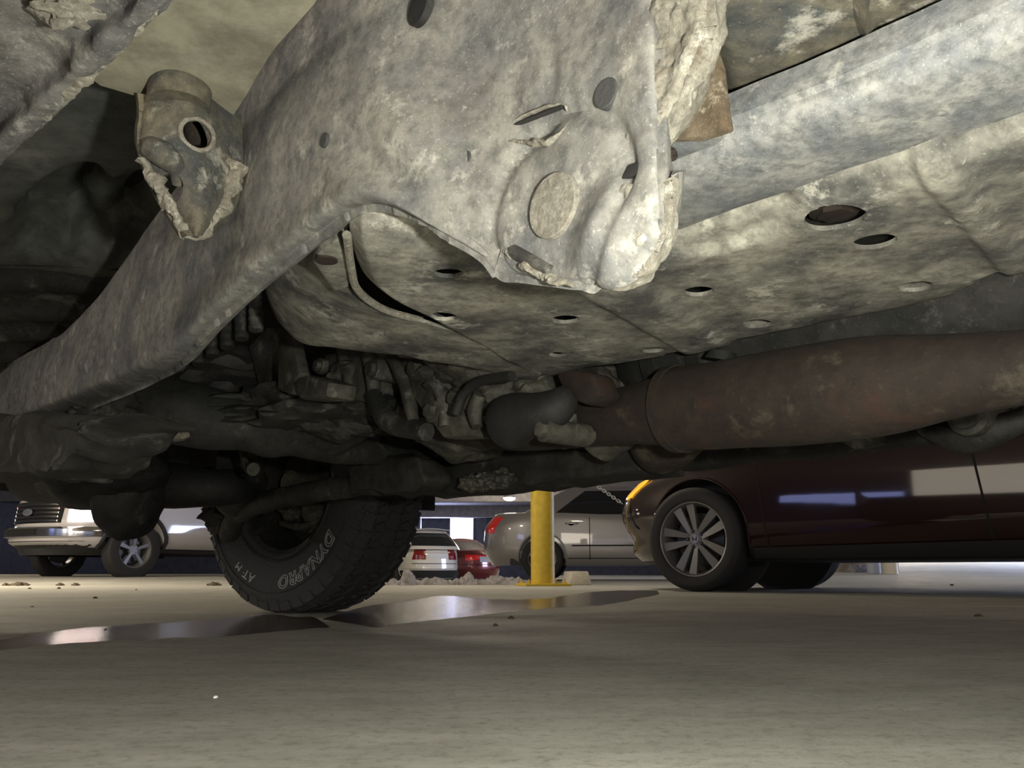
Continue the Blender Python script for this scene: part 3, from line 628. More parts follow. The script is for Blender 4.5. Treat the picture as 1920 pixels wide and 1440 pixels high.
# ---- far sill, far rail and hangers
fs = [(640, 945), (760, 933), (990, 910), (1190, 890), (1440, 866), (1700, 838), (2080, 797)]
TF = 1.3
rows = [[PT(x, y-150, TF+.02) for x, y in fs], [PT(x, y-60, TF-.01) for x, y in fs], [PT(x, y-20, TF-.02) for x, y in fs], [PT(x, y, TF) for x, y in fs], [PT(x, y-1, TF+.06) for x, y in fs], [PT(x, y-20, TF+.18) for x, y in fs]]
own(sheet('far_sill', rows, .004, M['dark'], None, nu=8, nv=6, wob=.006, wf=10, back=Vector((0, 0, 1))+CV))['label'] = 'dark sill of the far side'
prism_t = lambda name, pts, t, th, mat, parent=None, bevel=.006, wob=0: (own(prism(name, [PT(x, y, t) for x, y in pts], CV*th, mat, None, bevel, wob)) if parent is None else prism(name, [PT(x, y, t) for x, y in pts], CV*th, mat, parent, bevel, wob))
prism_t('hanger_plate', [(1135, 870), (1150, 850), (1192, 852), (1190, 888), (1140, 884)], 1.1, .01, M['engine'], bevel=.002)
prism_t('far_bracket', [(1560, 818), (1585, 800), (1640, 800), (1650, 830), (1600, 842)], 1.2, .03, M['engine'], bevel=.004)
bm = bmesh.new(); p = PT(1825, 782, 1.18); cyl(bm, p-CV*.02, p+CV*.06, .027, n=32); bev(bm, .003); cyl(bm, p-CV*.03, p-CV*.02, .018, n=24); o = own(link('far_mount', bm, M['engine'], None))
bm = bmesh.new(); tube(bm, [PT(1730, 800, 1.22), PT(1800, 820, 1.21), (PT(1860, 808, 1.2)), PT(1930, 780, 1.2)], [.012, .022, .022, .012], n=16, wob=.004); own(link('mount_bracket', bm, M['dark'], None))
bm = bmesh.new(); p = PT(1243, 885, 1.26); lump(bm, p, (.02, .01, .006), wob=.1); own(link('reflector_chip', bm, M['letter'], None))
# ---- gearbox, engine and front suspension
cm = [(690, 850), (760, 838), (860, 818), (905, 830), (1060, 842), (1190, 848), (1195, 884), (1000, 905), (940, 917), (790, 928), (700, 905)]
prism_t('rear_crossmember', cm, .98, .12, M['dark'], bevel=.008, wob=.010)
bm = bmesh.new()
for (x, y, t, rr_) in ((1000, 730, .78, (.17, .14, .07)), (880, 760, .80, (.13, .12, .09)), (1080, 760, .82, (.14, .1, .06)), (930, 700, .72, (.12, .1, .05)), (760, 720, .76, (.14, .12, .07))):
    lump(bm, PT(x, y, t+.07), rr_, rot=.9, wob=.2, wf=5, sub=5)
gb = own(link('gearbox', bm, M['engine'], None)); gb['label'] = 'dull cast gearbox housing'
for (x, y, r_, l) in ((690, 690, .012, .03), (845, 745, .01, .03), (930, 762, .009, .03), (1010, 805, .01, .03), (770, 690, .012, .03), (800, 770, .011, .02), (590, 685, .010, .02)):
    bm = bmesh.new(); p = PT(x, y, .68); cyl(bm, p, p+CV*(l+.06), r_, n=6); cyl(bm, p+CV*.008, p+CV*(l+.05), r_*1.5, n=20); link('housing_bolt', bm, M['engine'], gb)
for (pts, t) in (([(640, 655), (650, 690), (660, 740)], .7), ([(690, 665), (700, 710), (700, 760)], .7), ([(735, 670), (760, 720), (775, 790)], .7), ([(800, 690), (830, 740), (835, 800)], .7), ([(900, 740), (890, 770), (895, 800)], .7)):
    tube_obj('housing_rib', [PT(x, y, t) for x, y in pts], [.010, .012, .009], M['engine'], gb, n=10, wob=.002)
prism_t('casting_wedge', [(735, 668), (790, 676), (850, 745), (885, 818), (830, 822), (765, 735)], .70, .04, M['engine'], gb, .006)
prism_t('casting_plate', [(605, 665), (660, 655), (700, 700), (690, 755), (630, 745)], .70, .03, M['engine'], gb, .005)
prism_t('side_plate', [(1028, 782), (1062, 772), (1064, 812), (1036, 818)], .74, .02, M['engine'], gb, .003)
bm = bmesh.new(); tube(bm, [PT(945, 800, .72), PT(960, 790, .70), PT(1030, 765, .70), PT(1065, 745, .72)], [.018, .032, .030, .020], n=24, wob=.010); link('dark_canister', bm, M['black'], gb)
bm = bmesh.new(); tube(bm, [PT(700, 740, .7), PT(730, 790, .7), PT(800, 810, .7)], [.014, .018, .014], n=14); link('cooler_pipe', bm, M['dark'], gb)
tube_obj('breather_hose', [PT(x, y, .66) for x, y in ((960, 705), (900, 715), (870, 740), (855, 775))], [.007]*4, M['black'], gb, n=12)
prism_t('engine_mount', [(465, 650), (500, 612), (530, 640), (520, 735), (490, 745)], .60, .04, M['engine'], bevel=.004)
prism_t('mount_plate', [(520, 612), (545, 628), (560, 700), (545, 740), (520, 730)], .56, .02, M['engine'], bevel=.003)
prism_t('mount_foot', [(540, 712), (575, 702), (615, 715), (610, 745), (560, 748)], .56, .05, M['engine'], bevel=.006)
prism_t('transfer_flange', [(1040, 700), (1070, 690), (1110, 700), (1125, 740), (1100, 760), (1060, 745)], .72, .04, M['rust'], bevel=.006)
bm = bmesh.new(); 
for i in range(7): 
    p = PT(1140+i*9, 790-i*2, .86); tube(bm, [p-DV*.006, p+DV*.006], [.035-.001*abs(i-3), .035], n=20, sub=2)
own(link('sensor_canister', bm, M['engine'], None))
tube_obj('canister_body', [PT(1120, 840, .88), PT(1150, 800, .88), PT(1185, 775, .88)], [.03, .04, .035], M['engine'], None, wob=.006).parent = None
own([o for o in C.objects if o.name.startswith('canister_body')][0])
# bellows seen between the rail and the engine
for i in range(6):
    bm = bmesh.new(); x = 345+i*27; P = [PT(x, 700-i*16-j*7, .50) for j in range(11)]
    tube(bm, P, [.012 if j % 2 else .0105 for j in range(11)], n=14, sub=2); own(link('bellows_tube', bm, M['dark'], None))
bm = bmesh.new(); lump(bm, PT(440, 735, .62), (.16, .14, .075), wob=.25); own(link('oil_sump', bm, M['black'], None))
bm = bmesh.new(); lump(bm, PT(580, 775, .70), (.18, .16, .06), wob=.4, sub=5); own(link('engine_block', bm, M['dark'], None))
# lower control arm
tube_obj('control_arm', [PT(x, y, t) for x, y, t in ((150, 770, .36), (240, 765, .42), (360, 775, .50), (480, 805, .60), (600, 830, .74), (760, 862, .98))], [.055, .062, .055, .042, .032, .02], M['dark'], None, n=24, wob=.012)
own([o for o in C.objects if o.name == 'control_arm'][0])
bm = bmesh.new(); lump(bm, PT(200, 765, .36), (.05, .05, .035), wob=.3); own(link('arm_bush', bm, M['dark'], None))
bm = bmesh.new(); lump(bm, PT(330, 818, .47), (.035, .02, .008), rot=2.3, wob=.2); own(link('arm_highlight', bm, M['crust'], None))  # pale lump stands in for a highlight on the control arm
prism_t('suspension_bracket', [(-80, 780), (60, 770), (150, 785), (205, 775), (150, 812), (130, 850), (105, 880), (60, 893), (0, 893), (-80, 900)], .22, .10, M['dark'], bevel=.012, wob=.012)
# differential, axle, knuckle, tie rods in front of the tyre
bm = bmesh.new(); lump(bm, PT(243, 905, .58), (.085, .10, .135), wob=.06, sub=5); lump(bm, PT(190, 890, .54), (.24, .14, .085), rot=2.3, wob=.06, sub=5); own(link('differential', bm, M['black'], None))
bm = bmesh.new(); tube(bm, [PT(60, 895, .5), PT(250, 905, .62), PT(400, 915, .75), PT(480, 905, .9)], [.07, .06, .045, .035], n=24, wob=.006); own(link('drive_axle', bm, M['black'], None))
bm = bmesh.new(); tube(bm, [PT(430, 1000, .97), PT(450, 960, .93), PT(520, 935, .9), (PT(600, 920, .92)), PT(700, 905, .95), PT(760, 890, .98)], [.03, .028, .026, .026, .03, .04], n=20, wob=.006); own(link('lower_arm', bm, M['dark'], None))
bm = bmesh.new(); tube(bm, [PT(440, 860, .8), PT(450, 900, .85), PT(440, 940, .92)], [.05, .055, .05], n=24, wob=.015); lump(bm, PT(420, 960, .98), (.07, .05, .06), wob=.4); own(link('steering_knuckle', bm, M['dark'], None))
bm = bmesh.new(); tube(bm, [PT(455, 845, .7), PT(462, 875, .7), PT(475, 880, .7)], [.008, .008, .014], n=12); own(link('link_bolt', bm, M['engine'], None))
prism_t('link_bracket', [(640, 868), (700, 845), (780, 860), (790, 905), (740, 930), (660, 915)], .9, .08, M['dark'], bevel=.01, wob=.012)
bm = bmesh.new()
for i in range(6): lump(bm, PT(885+i*11, 906-i*1.5, .94), (.024, .02, .016), wob=.3, wf=7*i+1, sub=4)
own(link('dried_mud', bm, M['engine'], None))
# big closing masses: engine bay bottom, front valance
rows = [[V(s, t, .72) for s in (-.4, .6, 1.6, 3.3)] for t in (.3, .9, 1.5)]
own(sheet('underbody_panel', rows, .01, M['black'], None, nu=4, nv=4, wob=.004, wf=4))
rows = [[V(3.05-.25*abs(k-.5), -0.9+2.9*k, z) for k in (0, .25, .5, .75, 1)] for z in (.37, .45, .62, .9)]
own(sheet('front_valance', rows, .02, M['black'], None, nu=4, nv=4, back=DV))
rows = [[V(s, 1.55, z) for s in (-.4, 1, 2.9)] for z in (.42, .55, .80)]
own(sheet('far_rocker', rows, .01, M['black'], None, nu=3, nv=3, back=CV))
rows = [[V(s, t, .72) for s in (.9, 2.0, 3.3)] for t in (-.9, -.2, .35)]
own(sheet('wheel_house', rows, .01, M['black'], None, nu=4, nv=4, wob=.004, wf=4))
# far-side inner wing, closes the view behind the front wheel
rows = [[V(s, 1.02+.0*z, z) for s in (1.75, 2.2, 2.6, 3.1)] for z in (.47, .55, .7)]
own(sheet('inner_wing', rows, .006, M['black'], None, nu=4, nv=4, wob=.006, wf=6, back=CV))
# ---- front wheel with all-terrain tyre
WZ = PZ(545, 1150, 0); wc = Vector((WZ.x+.02, WZ.y+.10, .40)); STEER = math.radians(-14)
wheel = bpy.data.objects.new('front_wheel', None); C.objects.link(wheel)
ang = math.atan2(-CV.y, -CV.x)+STEER*-1       # local +X = inboard face
wheel.parent = veh; wheel.location = wc+OFF; wheel.rotation_euler = (0, 0, ang)
def lathe(bm, prof, n=96):
    rings = [[bm.verts.new((x, r*math.cos(2*PI*k/n), r*math.sin(2*PI*k/n))) for k in range(n)] for x, r in prof]
    for a, b in zip(rings, rings[1:]):
        for k in range(n): bm.faces.new((a[k], a[(k+1) % n], b[(k+1) % n], b[k]))
    return rings
TR, TW, RR = .40, .135, .222
prof = [(.10, RR-.005), (.115, RR+.008), (.128, RR+.04), (.136, RR+.085), (.132, RR+.125), (.122, TR-.028), (.108, TR-.012), (.07, TR-.008), (0, TR-.007), (-.07, TR-.008), (-.108, TR-.012), (-.122, TR-.028), (-.136, RR+.085), (-.115, RR+.008), (-.10, RR-.005)]
P2 = cr([Vector((x, r, 0)) for x, r in prof], 4); bm = bmesh.new(); lathe(bm, [(p.x, p.y) for p in P2], 128)
def flatten(bm, r=TR):
    for v in bm.verts:
        if v.co.z < -r+.012: v.co.z = -r+.012-(-r+.012-v.co.z)*.15; v.co.x *= 1.03
tyre = link('tyre', bm, M['rubber'], wheel)
bm = bmesh.new(); NB = 46
for row, (xc, wd, off) in enumerate(((.098, .040, 0), (.052, .036, .5), (0, .046, .15), (-.052, .036, .65), (-.098, .040, .3))):
    for k in range(NB):
        a = 2*PI*(k+off)/NB; L_ = 2*PI*TR/NB*.88; sk = .35 if row % 2 else -.30
        for seg in (-1, 1):
            M4 = Matrix.Rotation(a, 4, 'X') @ Matrix.Translation((xc+seg*.004, seg*L_*.25, TR-(.005 if abs(xc) < .08 else .009))) @ Matrix.Rotation(sk, 4, 'Z') @ Matrix.Rotation((.30 if xc > .08 else (-.30 if xc < -.08 else 0)), 4, 'Y') @ Matrix.Diagonal((wd*.96, L_*.52, .011, 1))
            bmesh.ops.create_cube(bm, size=1, matrix=M4)
for side in (1, -1):
    for k in range(NB):
        a = 2*PI*(k+(0 if side > 0 else .3))/NB; hl = .026 if k % 2 else .016
        M4 = Matrix.Rotation(a, 4, 'X') @ Matrix.Translation((side*.121, 0, TR-.014-hl/2+.002)) @ Matrix.Rotation(side*-.38, 4, 'Y') @ Matrix.Diagonal((.007, .044, hl+.010, 1))
        bmesh.ops.create_cube(bm, size=1, matrix=M4)
tr = link('tread', bm, M['rubber'], tyre, smooth=False)
bm = bmesh.new()
for r_ in (RR+.016, RR+.022, RR+.118):
    rings = lathe(bm, [(.118, r_-.002), (.1385 if r_ > .3 else .126, r_), (.118, r_+.002)], 96)
link('sidewall_ring', bm, M['rubber'], tyre)
def arc_text(s, r, a0, size, outline, parent, mat, sp=1.0):
    cu = bpy.data.curves.new('lettering', 'FONT'); cu.body = s; cu.size = size; cu.space_character = sp; cu.shear = .25
    if outline: cu.fill_mode = 'NONE'; cu.bevel_depth = size*.028; cu.bevel_resolution = 1; cu.offset = size*.02
    else: cu.extrude = .0008
    ob = bpy.data.objects.new('lettering_tmp', cu); C.objects.link(ob); bpy.context.view_layer.update()
    me = bpy.data.meshes.new_from_object(ob.evaluated_get(bpy.context.evaluated_depsgraph_get())); bpy.data.objects.remove(ob)
    for v in me.vertices:
        x, y, z = v.co
        rad = r+y; th = a0 + x/r       # clockwise seen from inboard (+X looking -X)
        bulge = .1375-abs(rad-(RR+.088))*.12
        v.co = (bulge+z, rad*math.sin(th), rad*math.cos(th))
    me.materials.append(mat); o = bpy.data.objects.new('lettering', me); C.objects.link(o); o.parent = parent
    return o
arc_text('DYNAPRO', .292, math.radians(121), .052, True, tyre, M['letter'], 1.12)
arc_text('AT', .298, math.radians(196), .042, False, tyre, M['letter'], 1.1)
arc_text('\u00b7', .300, math.radians(205.5), .034, False, tyre, M['letter'])
arc_text('M', .298, math.radians(210), .036, False, tyre, M['letter'])
bm = bmesh.new(); lathe(bm, [(.104, RR-.004), (.108, RR-.001), (.100, RR-.014), (.02, RR-.03), (-.06, RR-.035), (-.10, RR-.01)], 64); link('rim', bm, M['dark'], wheel)
bm = bmesh.new(); cyl(bm, (-.06, 0, 0), (-.035, 0, 0), RR-.03, n=48); cyl(bm, (-.03, 0, 0), (.0, 0, 0), .155, n=48); link('brake_disc', bm, M['dark'], wheel)
bm = bmesh.new(); lump(bm, (.02, .06, -.08), (.04, .06, .07), wob=.3); lump(bm, (.03, -.05, -.05), (.05, .05, .06), wob=.4); cyl(bm, (-.03, 0, 0), (.09, 0, 0), .045, n=24); link('brake_caliper', bm, M['engine'], wheel)
bm = bmesh.new(); tube(bm, [(.03, .12, -.1), (.05, .03, -.135), (.05, -.08, -.12)], [.01, .014, .01], n=12); link('shield_lip', bm, M['engine'], wheel)
# ================================================================== CARS
class Car:
    """lofted car shell: plan outlines stacked by height, closed over bonnet, roof and boot"""
    def __init__(s, L, Wd, zb, belt, ends, p=5.0, tumble=.05):
        s.L, s.W, s.zb, s.belt, s.ends, s.p, s.tumble = L, Wd, zb, belt, ends, p, tumble
    def interp(s, tab, v):
        if v <= tab[0][0]: return tab[0][1]
        for (a, b), (c, d) in zip(tab, tab[1:]):
            if v <= c: k = (v-a)/(c-a); k = k*k*(3-2*k)*.5+k*.5; return b+(d-b)*k
        return tab[-1][1]
    def zt(s, x): return s.interp(s.belt, x)
    def hw(s, z):
        zz = (z-s.zb); w = s.W/2
        return w*(1-.10*max(0, 1-zz/.16)**2 - s.tumble*max(0, (z-.62)/.5)**1.5 + .0*zz)
    def x0(s, z): return s.interp(s.ends['rear'], z)
    def x1(s, z): return s.interp(s.ends['front'], z)
    def y_at(s, x, z):
        a, b = s.x0(z), s.x1(z); xi = (x-(a+b)/2)/((b-a)/2); xi = max(-1, min(1, xi))
        return s.hw(z)*max(0, 1-abs(xi)**s.p)**(1/2.2)
    def xr_at(s, y, z):
        a, b = s.x0(z), s.x1(z); q = min(1, abs(y)/s.hw(z))
        return (a+b)/2-(b-a)/2*max(0, 1-q**2.2)**(1/s.p)
    def xf_at(s, y, z):
        a, b = s.x0(z), s.x1(z); q = min(1, abs(y)/s.hw(z))
        return (a+b)/2+(b-a)/2*max(0, 1-q**2.2)**(1/s.p)
    def body(s, parent, mat, wheels, rw, crown=.05):
        bm = bmesh.new(); N = 160; lv = [0, .03, .1, .2, .32, .45, .58, .7, .8, .88, .94, .98, 1]
        rings = []
        for f in lv:
            ring = []
            for k in range(N):
                th = 2*PI*k/N; cx = math.cos(th); sy = math.sin(th)
                # superellipse parameters
                xi = math.copysign(abs(cx)**(2/s.p), cx); et = math.copysign(abs(sy)**(2/2.2), sy) if False else math.copysign(max(0, 1-abs(xi)**s.p)**(1/2.2), sy)
                xn = xi*s.L/2; zt = s.zt(xn); z = s.zb+f*(zt-s.zb)
                a, b = s.x0(z), s.x1(z); x = (a+b)/2+(b-a)/2*xi
                y = s.hw(z)*et*(1-.02*max(0, f-.9)/.1)
                ring.append(bm.verts.new((x, y, z)))
            rings.append(ring)
        m = 8; last = rings[-1]
        for j in range(1, m+1):
            q = j/m; ring = []
            for k in range(N):
                v = last[k].co; ring.append(bm.verts.new((v.x*(1-.02*q), v.y*(1-q)+(1e-5 if k < N/2 else -1e-5), v.z+crown*(1-(1-q)**2))))
            rings.append(ring)
        for a, b in zip(rings, rings[1:]):
            for k in range(N): bm.faces.new((a[k], a[(k+1) % N], b[(k+1) % N], b[k]))
        bm.faces.new(rings[0][::-1]); 
        for k in range(N//2-0):
            a, b = rings[-1][k], rings[-1][(k+1) % N]; c, d = rings[-1][(N-k-1) % N], rings[-1][(N-k) % N]
        bmesh.ops.remove_doubles(bm, verts=bm.verts, dist=1e-4)
        o = link('body', bm, mat, None)
        ks = []
        for wx in wheels:
            for sd in (1, -1):
                k = cutter((wx, sd*(s.W/2-.36), rw[1]), (wx, sd*(s.W/2+.2), rw[1]), rw[0]); ks.append(k)
        cut(o, ks); o.parent = parent
        o['wheel'] = 1; del o['wheel']
        return o
    def cabin(s, parent, mat, xs, zr, z0, wtop, ins=.08):
        """xs: [rear base, rear roof, front roof, front base]; roof height zr"""
        bm = bmesh.new(); N = 96; rings = []
        s.cab = (xs, zr, z0, wtop)
        for f in (0, .15, .3, .45, .6, .75, .86, .94, 1):
            z = z0+(zr-z0)*f; ring = []
            for k in range(N):
                th = 2*PI*k/N; cx = math.cos(th); sy = math.sin(th); p = 7
                xi = math.copysign(abs(cx)**(2/p), cx); et = math.copysign(max(0, 1-abs(xi)**p)**(1/2.5), sy)
                ring.append(bm.verts.new((s.cx(f, xi), s.cw(f)*et, z-.0)))
            rings.append(ring)
        last = rings[-1]
        for j in range(1, 7):
            q = j/6; rings.append([bm.verts.new((v.co.x*(1-q*.25)+q*.25*(xs[1]+xs[2])/2, v.co.y*(1-q), v.co.z+.05*(1-(1-q)**2))) for v in last])
        for a, b in zip(rings, rings[1:]):
            for k in range(N): bm.faces.new((a[k], a[(k+1) % N], b[(k+1) % N], b[k]))
        bm.faces.new(rings[0][::-1]); bmesh.ops.remove_doubles(bm, verts=bm.verts, dist=1e-4)
        return link('cabin', bm, mat, parent)
    def cw(s, f): (xs, zr, z0, wt) = s.cab; return s.W/2*.93*(1-f)+wt*f + .02*math.sin(f*PI)
    def cx(s, f, xi):
        (xs, zr, z0, wt) = s.cab; g = f**.85
        a = xs[0]+(xs[1]-xs[0])*(f**1.15); b = xs[3]+(xs[2]-xs[3])*(f**1.15)
        return (a+b)/2+(b-a)/2*xi
    def cab_side(s, x, f, off=.006):
        a, b = s.cx(f, -1), s.cx(f, 1); xi = max(-1, min(1, (x-(a+b)/2)/((b-a)/2)))
        (xs, zr, z0, wt) = s.cab
        return Vector((x, s.cw(f)*max(0, 1-abs(xi)**7)**(1/2.5)+off, z0+(zr-z0)*f))
    def cab_end(s, y, f, rear=True, off=.006):
        q = min(1, abs(y)/s.cw(f)); e = max(0, 1-q**2.5)**(1/7); (xs, zr, z0, wt) = s.cab
        return Vector((s.cx(f, -e if rear else e)+(-off if rear else off), y, z0+(zr-z0)*f))
def net(name, fnp, quad, mat, parent, nu=16, nv=10, th=.004, out=Vector((0, 1, 0))):
    """panel on a curved surface; quad = corner parameters (u,v) a,b,c,d"""
    bm = bmesh.new(); A = []; B = []
    a, b, c, d = [Vector(q) for q in quad]
    for i in range(nu+1):
        ra, rb = [], []
        for j in range(nv+1):
            p = a.lerp(b, i/nu).lerp(d.lerp(c, i/nu), j/nv); w = fnp(p.x, p.y)
            ra.append(bm.verts.new(w)); rb.append(bm.verts.new(w-out*th*2))
        A.append(ra); B.append(rb)
    for i in range(nu):
        for j in range(nv):
            bm.faces.new((A[i][j], A[i+1][j], A[i+1][j+1], A[i][j+1])); bm.faces.new((B[i][j], B[i][j+1], B[i+1][j+1], B[i+1][j]))
    for i in range(nu):
        for j in (0, nv): bm.faces.new((A[i][j], A[i+1][j], B[i+1][j], B[i][j]))
    for j in range(nv):
        for i in (0, nu): bm.faces.new((A[i][j], A[i][j+1], B[i][j+1], B[i][j]))
    return link(name, bm, mat, parent)
Mglass = flat('tinted_glass', (.012, .014, .016), .05, coat=1)
Mred = flat('tail_lamp_red', (.20, .012, .012), .15, coat=1)
Mclear = flat('lamp_clear', (.55, .55, .55), .1, coat=1)
Mbeam = flat('head_lamp_lit', (.8, .8, .8), .3, emit=(1, .95, .88), es=6)  # lens glow added to brighten the puddle's reflection
Mseam = flat('panel_gap', (.006, .006, .006), .9)
Mplastic = flat('black_plastic', (.02, .02, .022), .6)
Mplate = flat('number_plate', (.55, .56, .60), .5, bump=.4, bs=60, var=.25)
Malloy = flat('alloy_grey', (.23, .23, .235), .38, metal=.6)
Mchrome = flat('chrome', (.7, .7, .7), .15, metal=1)
def car_wheel(parent, x, y, r, rr, side, simple=True, logo=False, spokes=5):
    """side=+1: outer face towards +y"""
    w = bpy.data.objects.new('wheel', None); C.objects.link(w); w.parent = parent; w.location = (x, y, r); w.rotation_euler = (0, 0, PI/2 if side > 0 else -PI/2)
    tw = .11
    pr = [(tw*.75, rr-.004), (tw*.95, rr+.012), (tw, rr+.05), (tw*.97, r-.03), (tw*.8, r-.006), (tw*.5, r), (-tw*.5, r), (-tw*.8, r-.006), (-tw, r-.04), (-tw*.95, rr+.012), (-tw*.75, rr-.004)]
    P = cr([Vector((a, b, 0)) for a, b in pr], 3); bm = bmesh.new(); lathe(bm, [(p.x, p.y) for p in P], 72)
    for gx_ in (.02, -.02, .055, -.055): pass
    link('tyre', bm, M['rubberfar'], w)
    bm = bmesh.new(); lathe(bm, [(tw*.70, rr-.012), (tw*.86, rr-.004), (tw*.88, rr+.004), (tw*.80, rr+.004), (tw*.55, rr-.02), (-tw*.6, rr-.03), (-tw*.7, rr+.0)], 72); link('rim', bm, Malloy, w)
    bm = bmesh.new(); cyl(bm, (-.03, 0, 0), (-.015, 0, 0), rr*.72, n=40); cyl(bm, (-.05, 0, 0), (.02, 0, 0), .06, n=24); link('brake_disc', bm, flat('brake_steel', (.10, .10, .10), .4, .8), w)
    bm = bmesh.new()
    for k in range(spokes):
        for sgn in (-1, 1):
            if simple and sgn < 0: continue
            a = 2*PI*k/spokes + (PI/2 if not simple else 0)
            dx0, dx1 = (0.013*sgn, .0)
            Mx = Matrix.Rotation(a, 4, 'X')
            # tapered spoke: narrow at hub, wide at rim
            w0, w1 = (.026, .060) if not simple else (.035, .055)
            c0, c1 = (.020*sgn, .052*sgn) if not simple else (0, 0)
            pts = []
            for (rad, ww, cc, xx) in ((.045, w0, c0, .062), (rr*.55, (w0+w1)*.5, (c0+c1)*.5, .070), (rr-.006, w1, c1, .080)):
                for (yy, dd) in ((-ww/2, 0), (ww/2, 0), (ww/2, -.028), (-ww/2, -.028)):
                    pts.append(bm.verts.new(Mx @ Vector((xx+dd+(-.006 if (yy*sgn < 0) and not simple else 0), cc+yy, rad))))
            for i in (0, 4):
                for e in range(4): bm.faces.new((pts[i+e], pts[i+(e+1) % 4], pts[i+4+(e+1) % 4], pts[i+4+e]))
            bm.faces.new(pts[0:4][::-1]); bm.faces.new(pts[8:12])
    cyl(bm, (.02, 0, 0), (.058, 0, 0), .072, .066, n=40)
    sp = link('spokes', bm, Malloy, w)
    if not simple:
        bm = bmesh.new(); cyl(bm, (.05, 0, 0), (.070, 0, 0), .031, .029, n=40); cap = link('hub_cap', bm, flat('cap_silver', (.42, .42, .43), .3, metal=.6), w)
        for k in range(5):
            a = 2*PI*(k+.5)/5+PI/2; p = Vector((0, math.sin(a)*.053, math.cos(a)*.053)); bm = bmesh.new()
            cyl(bm, p+Vector((.05, 0, 0)), p+Vector((.059, 0, 0)), .0125, n=20); link('lug_recess', bm, Mseam, w)
            bm = bmesh.new(); cyl(bm, p+Vector((.055, 0, 0)), p+Vector((.068, 0, 0)), .0085, .006, n=6); link('lug_nut', bm, Mchrome, w)
        if logo:
            bm = bmesh.new()
            for sg in (-1, 1):   # the two leaning uprights of the emblem
                q = [(sg*.0085, -.015), (sg*.0140, -.015), (sg*.0185, .015), (sg*.0120, .015)]
                fv = [bm.verts.new((.0715, a_, b_)) for a_, b_ in q]; bv = [bm.verts.new((.068, a_, b_)) for a_, b_ in q]
                bm.faces.new(fv); bm.faces.new(bv[::-1])
                for e in range(4): bm.faces.new((fv[e], fv[(e+1) % 4], bv[(e+1) % 4], bv[e]))
            box(bm, (.0697, 0, -.001), (.0035, .024, .0055)); link('emblem', bm, Mseam, cap, smooth=False)
    return w
def world_to(px, py, Y): p = PY(px, py, Y); return p
# ------------------------------------------------------------------ maroon sedan (nearest car)
Mmar = flat('maroon_paint', (.012, .0016, .002), .4, coat=1, spec=.15)
th = math.atan2(.643, -.766)                     # heading
fwd = Vector((math.cos(th), math.sin(th), 0)); lft = Vector((-fwd.y, fwd.x, 0))
r = .334; wpos = PY(1312, 1018, 5.70)            # near front wheel centre
car = Car(4.93, 1.85, .20, [(-2.47, .80), (-2.3, .98), (-1.6, 1.02), (0, .98), (1.0, .95), (1.7, .86), (2.2, .76), (2.47, .60)],
          {'rear': [(.2, -2.30), (.4, -2.45), (.9, -2.40), (1.05, -2.3)], 'front': [(.18, 2.30), (.26, 2.38), (.36, 2.36), (.45, 2.44), (.55, 2.46), (.66, 2.42), (.78, 2.30), (.95, 2.0)]}, p=4.2)
FX = 1.50; YO = .925-.105
loc = Vector((wpos.x, wpos.y, 0)) - fwd*FX - lft*(YO)
sed = thing('car', 'maroon sedan with ten-spoke alloy wheel parked on the right', 'car', loc, th)
body = car.body(sed, Mmar, (FX, FX-2.8), (.378, .35)); body['label'] = 'glossy maroon bodywork'
body.location.z = 0
car.cabin(sed, Mmar, [-1.9, -1.1, .25, 1.15], 1.40, .95, .58)
ys = lambda x, z, o=.004: Vector((x, car.y_at(x, z)+o, z))
net('side_window', lambda x, f: car.cab_side(x, f), [(-1.2, .15), (.75, .15), (.15, .85), (-.9, .85)], Mglass, sed)
net('door_seam', lambda x, z: ys(x, z, .0015), [(.985, .26), (.997, .26), (1.065, .93), (1.053, .93)], Mseam, sed, nu=2, nv=20)
net('door_seam', lambda x, z: ys(x, z, .0015), [(-.25, .26), (-.238, .26), (-.158, .96), (-.17, .96)], Mseam, sed, nu=2, nv=20)
net('sill_moulding', lambda x, z: ys(x, z, .010), [(-.9, .205), (1.12, .205), (1.10, .27), (-.9, .29)], Mplastic, sed, nu=40, nv=6)
# orange-lit corner lamp and headlamp
Mamb = flat('amber_lamp', (.9, .35, .02), .2, coat=1, emit=(1, .42, .03), es=1.6)
fz = lambda y, z, o=.006: Vector((car.xf_at(y, z)+o, y, z))
def wrap(u, z, o=.006):   # u 0..1 from side to front around the near front corner
    thx = .5*PI*u; xi = math.sin(thx)**(2/car.p); a, b = car.x0(z), car.x1(z)
    x = (a+b)/2+(b-a)/2*xi; y = car.hw(z)*max(0, 1-xi**car.p)**(1/2.2)
    return Vector((x, y, z))+Vector((math.sin(thx), math.cos(thx), 0))*o
hl = net('headlamp', wrap_h := (lambda u, z: wrap(u, z)), [(.62, .66), (.93, .60), (.90, .70), (.58, .765)], Mclear, sed, nu=14, nv=8, out=Vector((.7, .7, 0)))
net('lit_lens', lambda u, z: wrap(u, z, .010), [(.555, .655), (.635, .645), (.60, .755), (.50, .775)], Mamb, hl, nu=8, nv=8, out=Vector((.7, .7, 0)))
net('headlamp_trim', lambda u, z: wrap(u, z, .008), [(.70, .67), (.76, .665), (.74, .72), (.68, .73)], Mseam, hl, nu=6, nv=6, out=Vector((.7, .7, 0)))
net('bumper_seam', lambda u, z: wrap(u, z, .002), [(.50, .42), (.51, .42), (.575, .65), (.565, .65)], Mseam, sed, nu=2, nv=12, out=Vector((.5, .8, 0)))
net('fog_lamp_trim', lambda u, z: wrap(u, z, .004), [(.78, .30), (.90, .30), (.90, .40), (.80, .38)], Mplastic, sed, nu=8, nv=6, out=Vector((.8, .5, 0)))
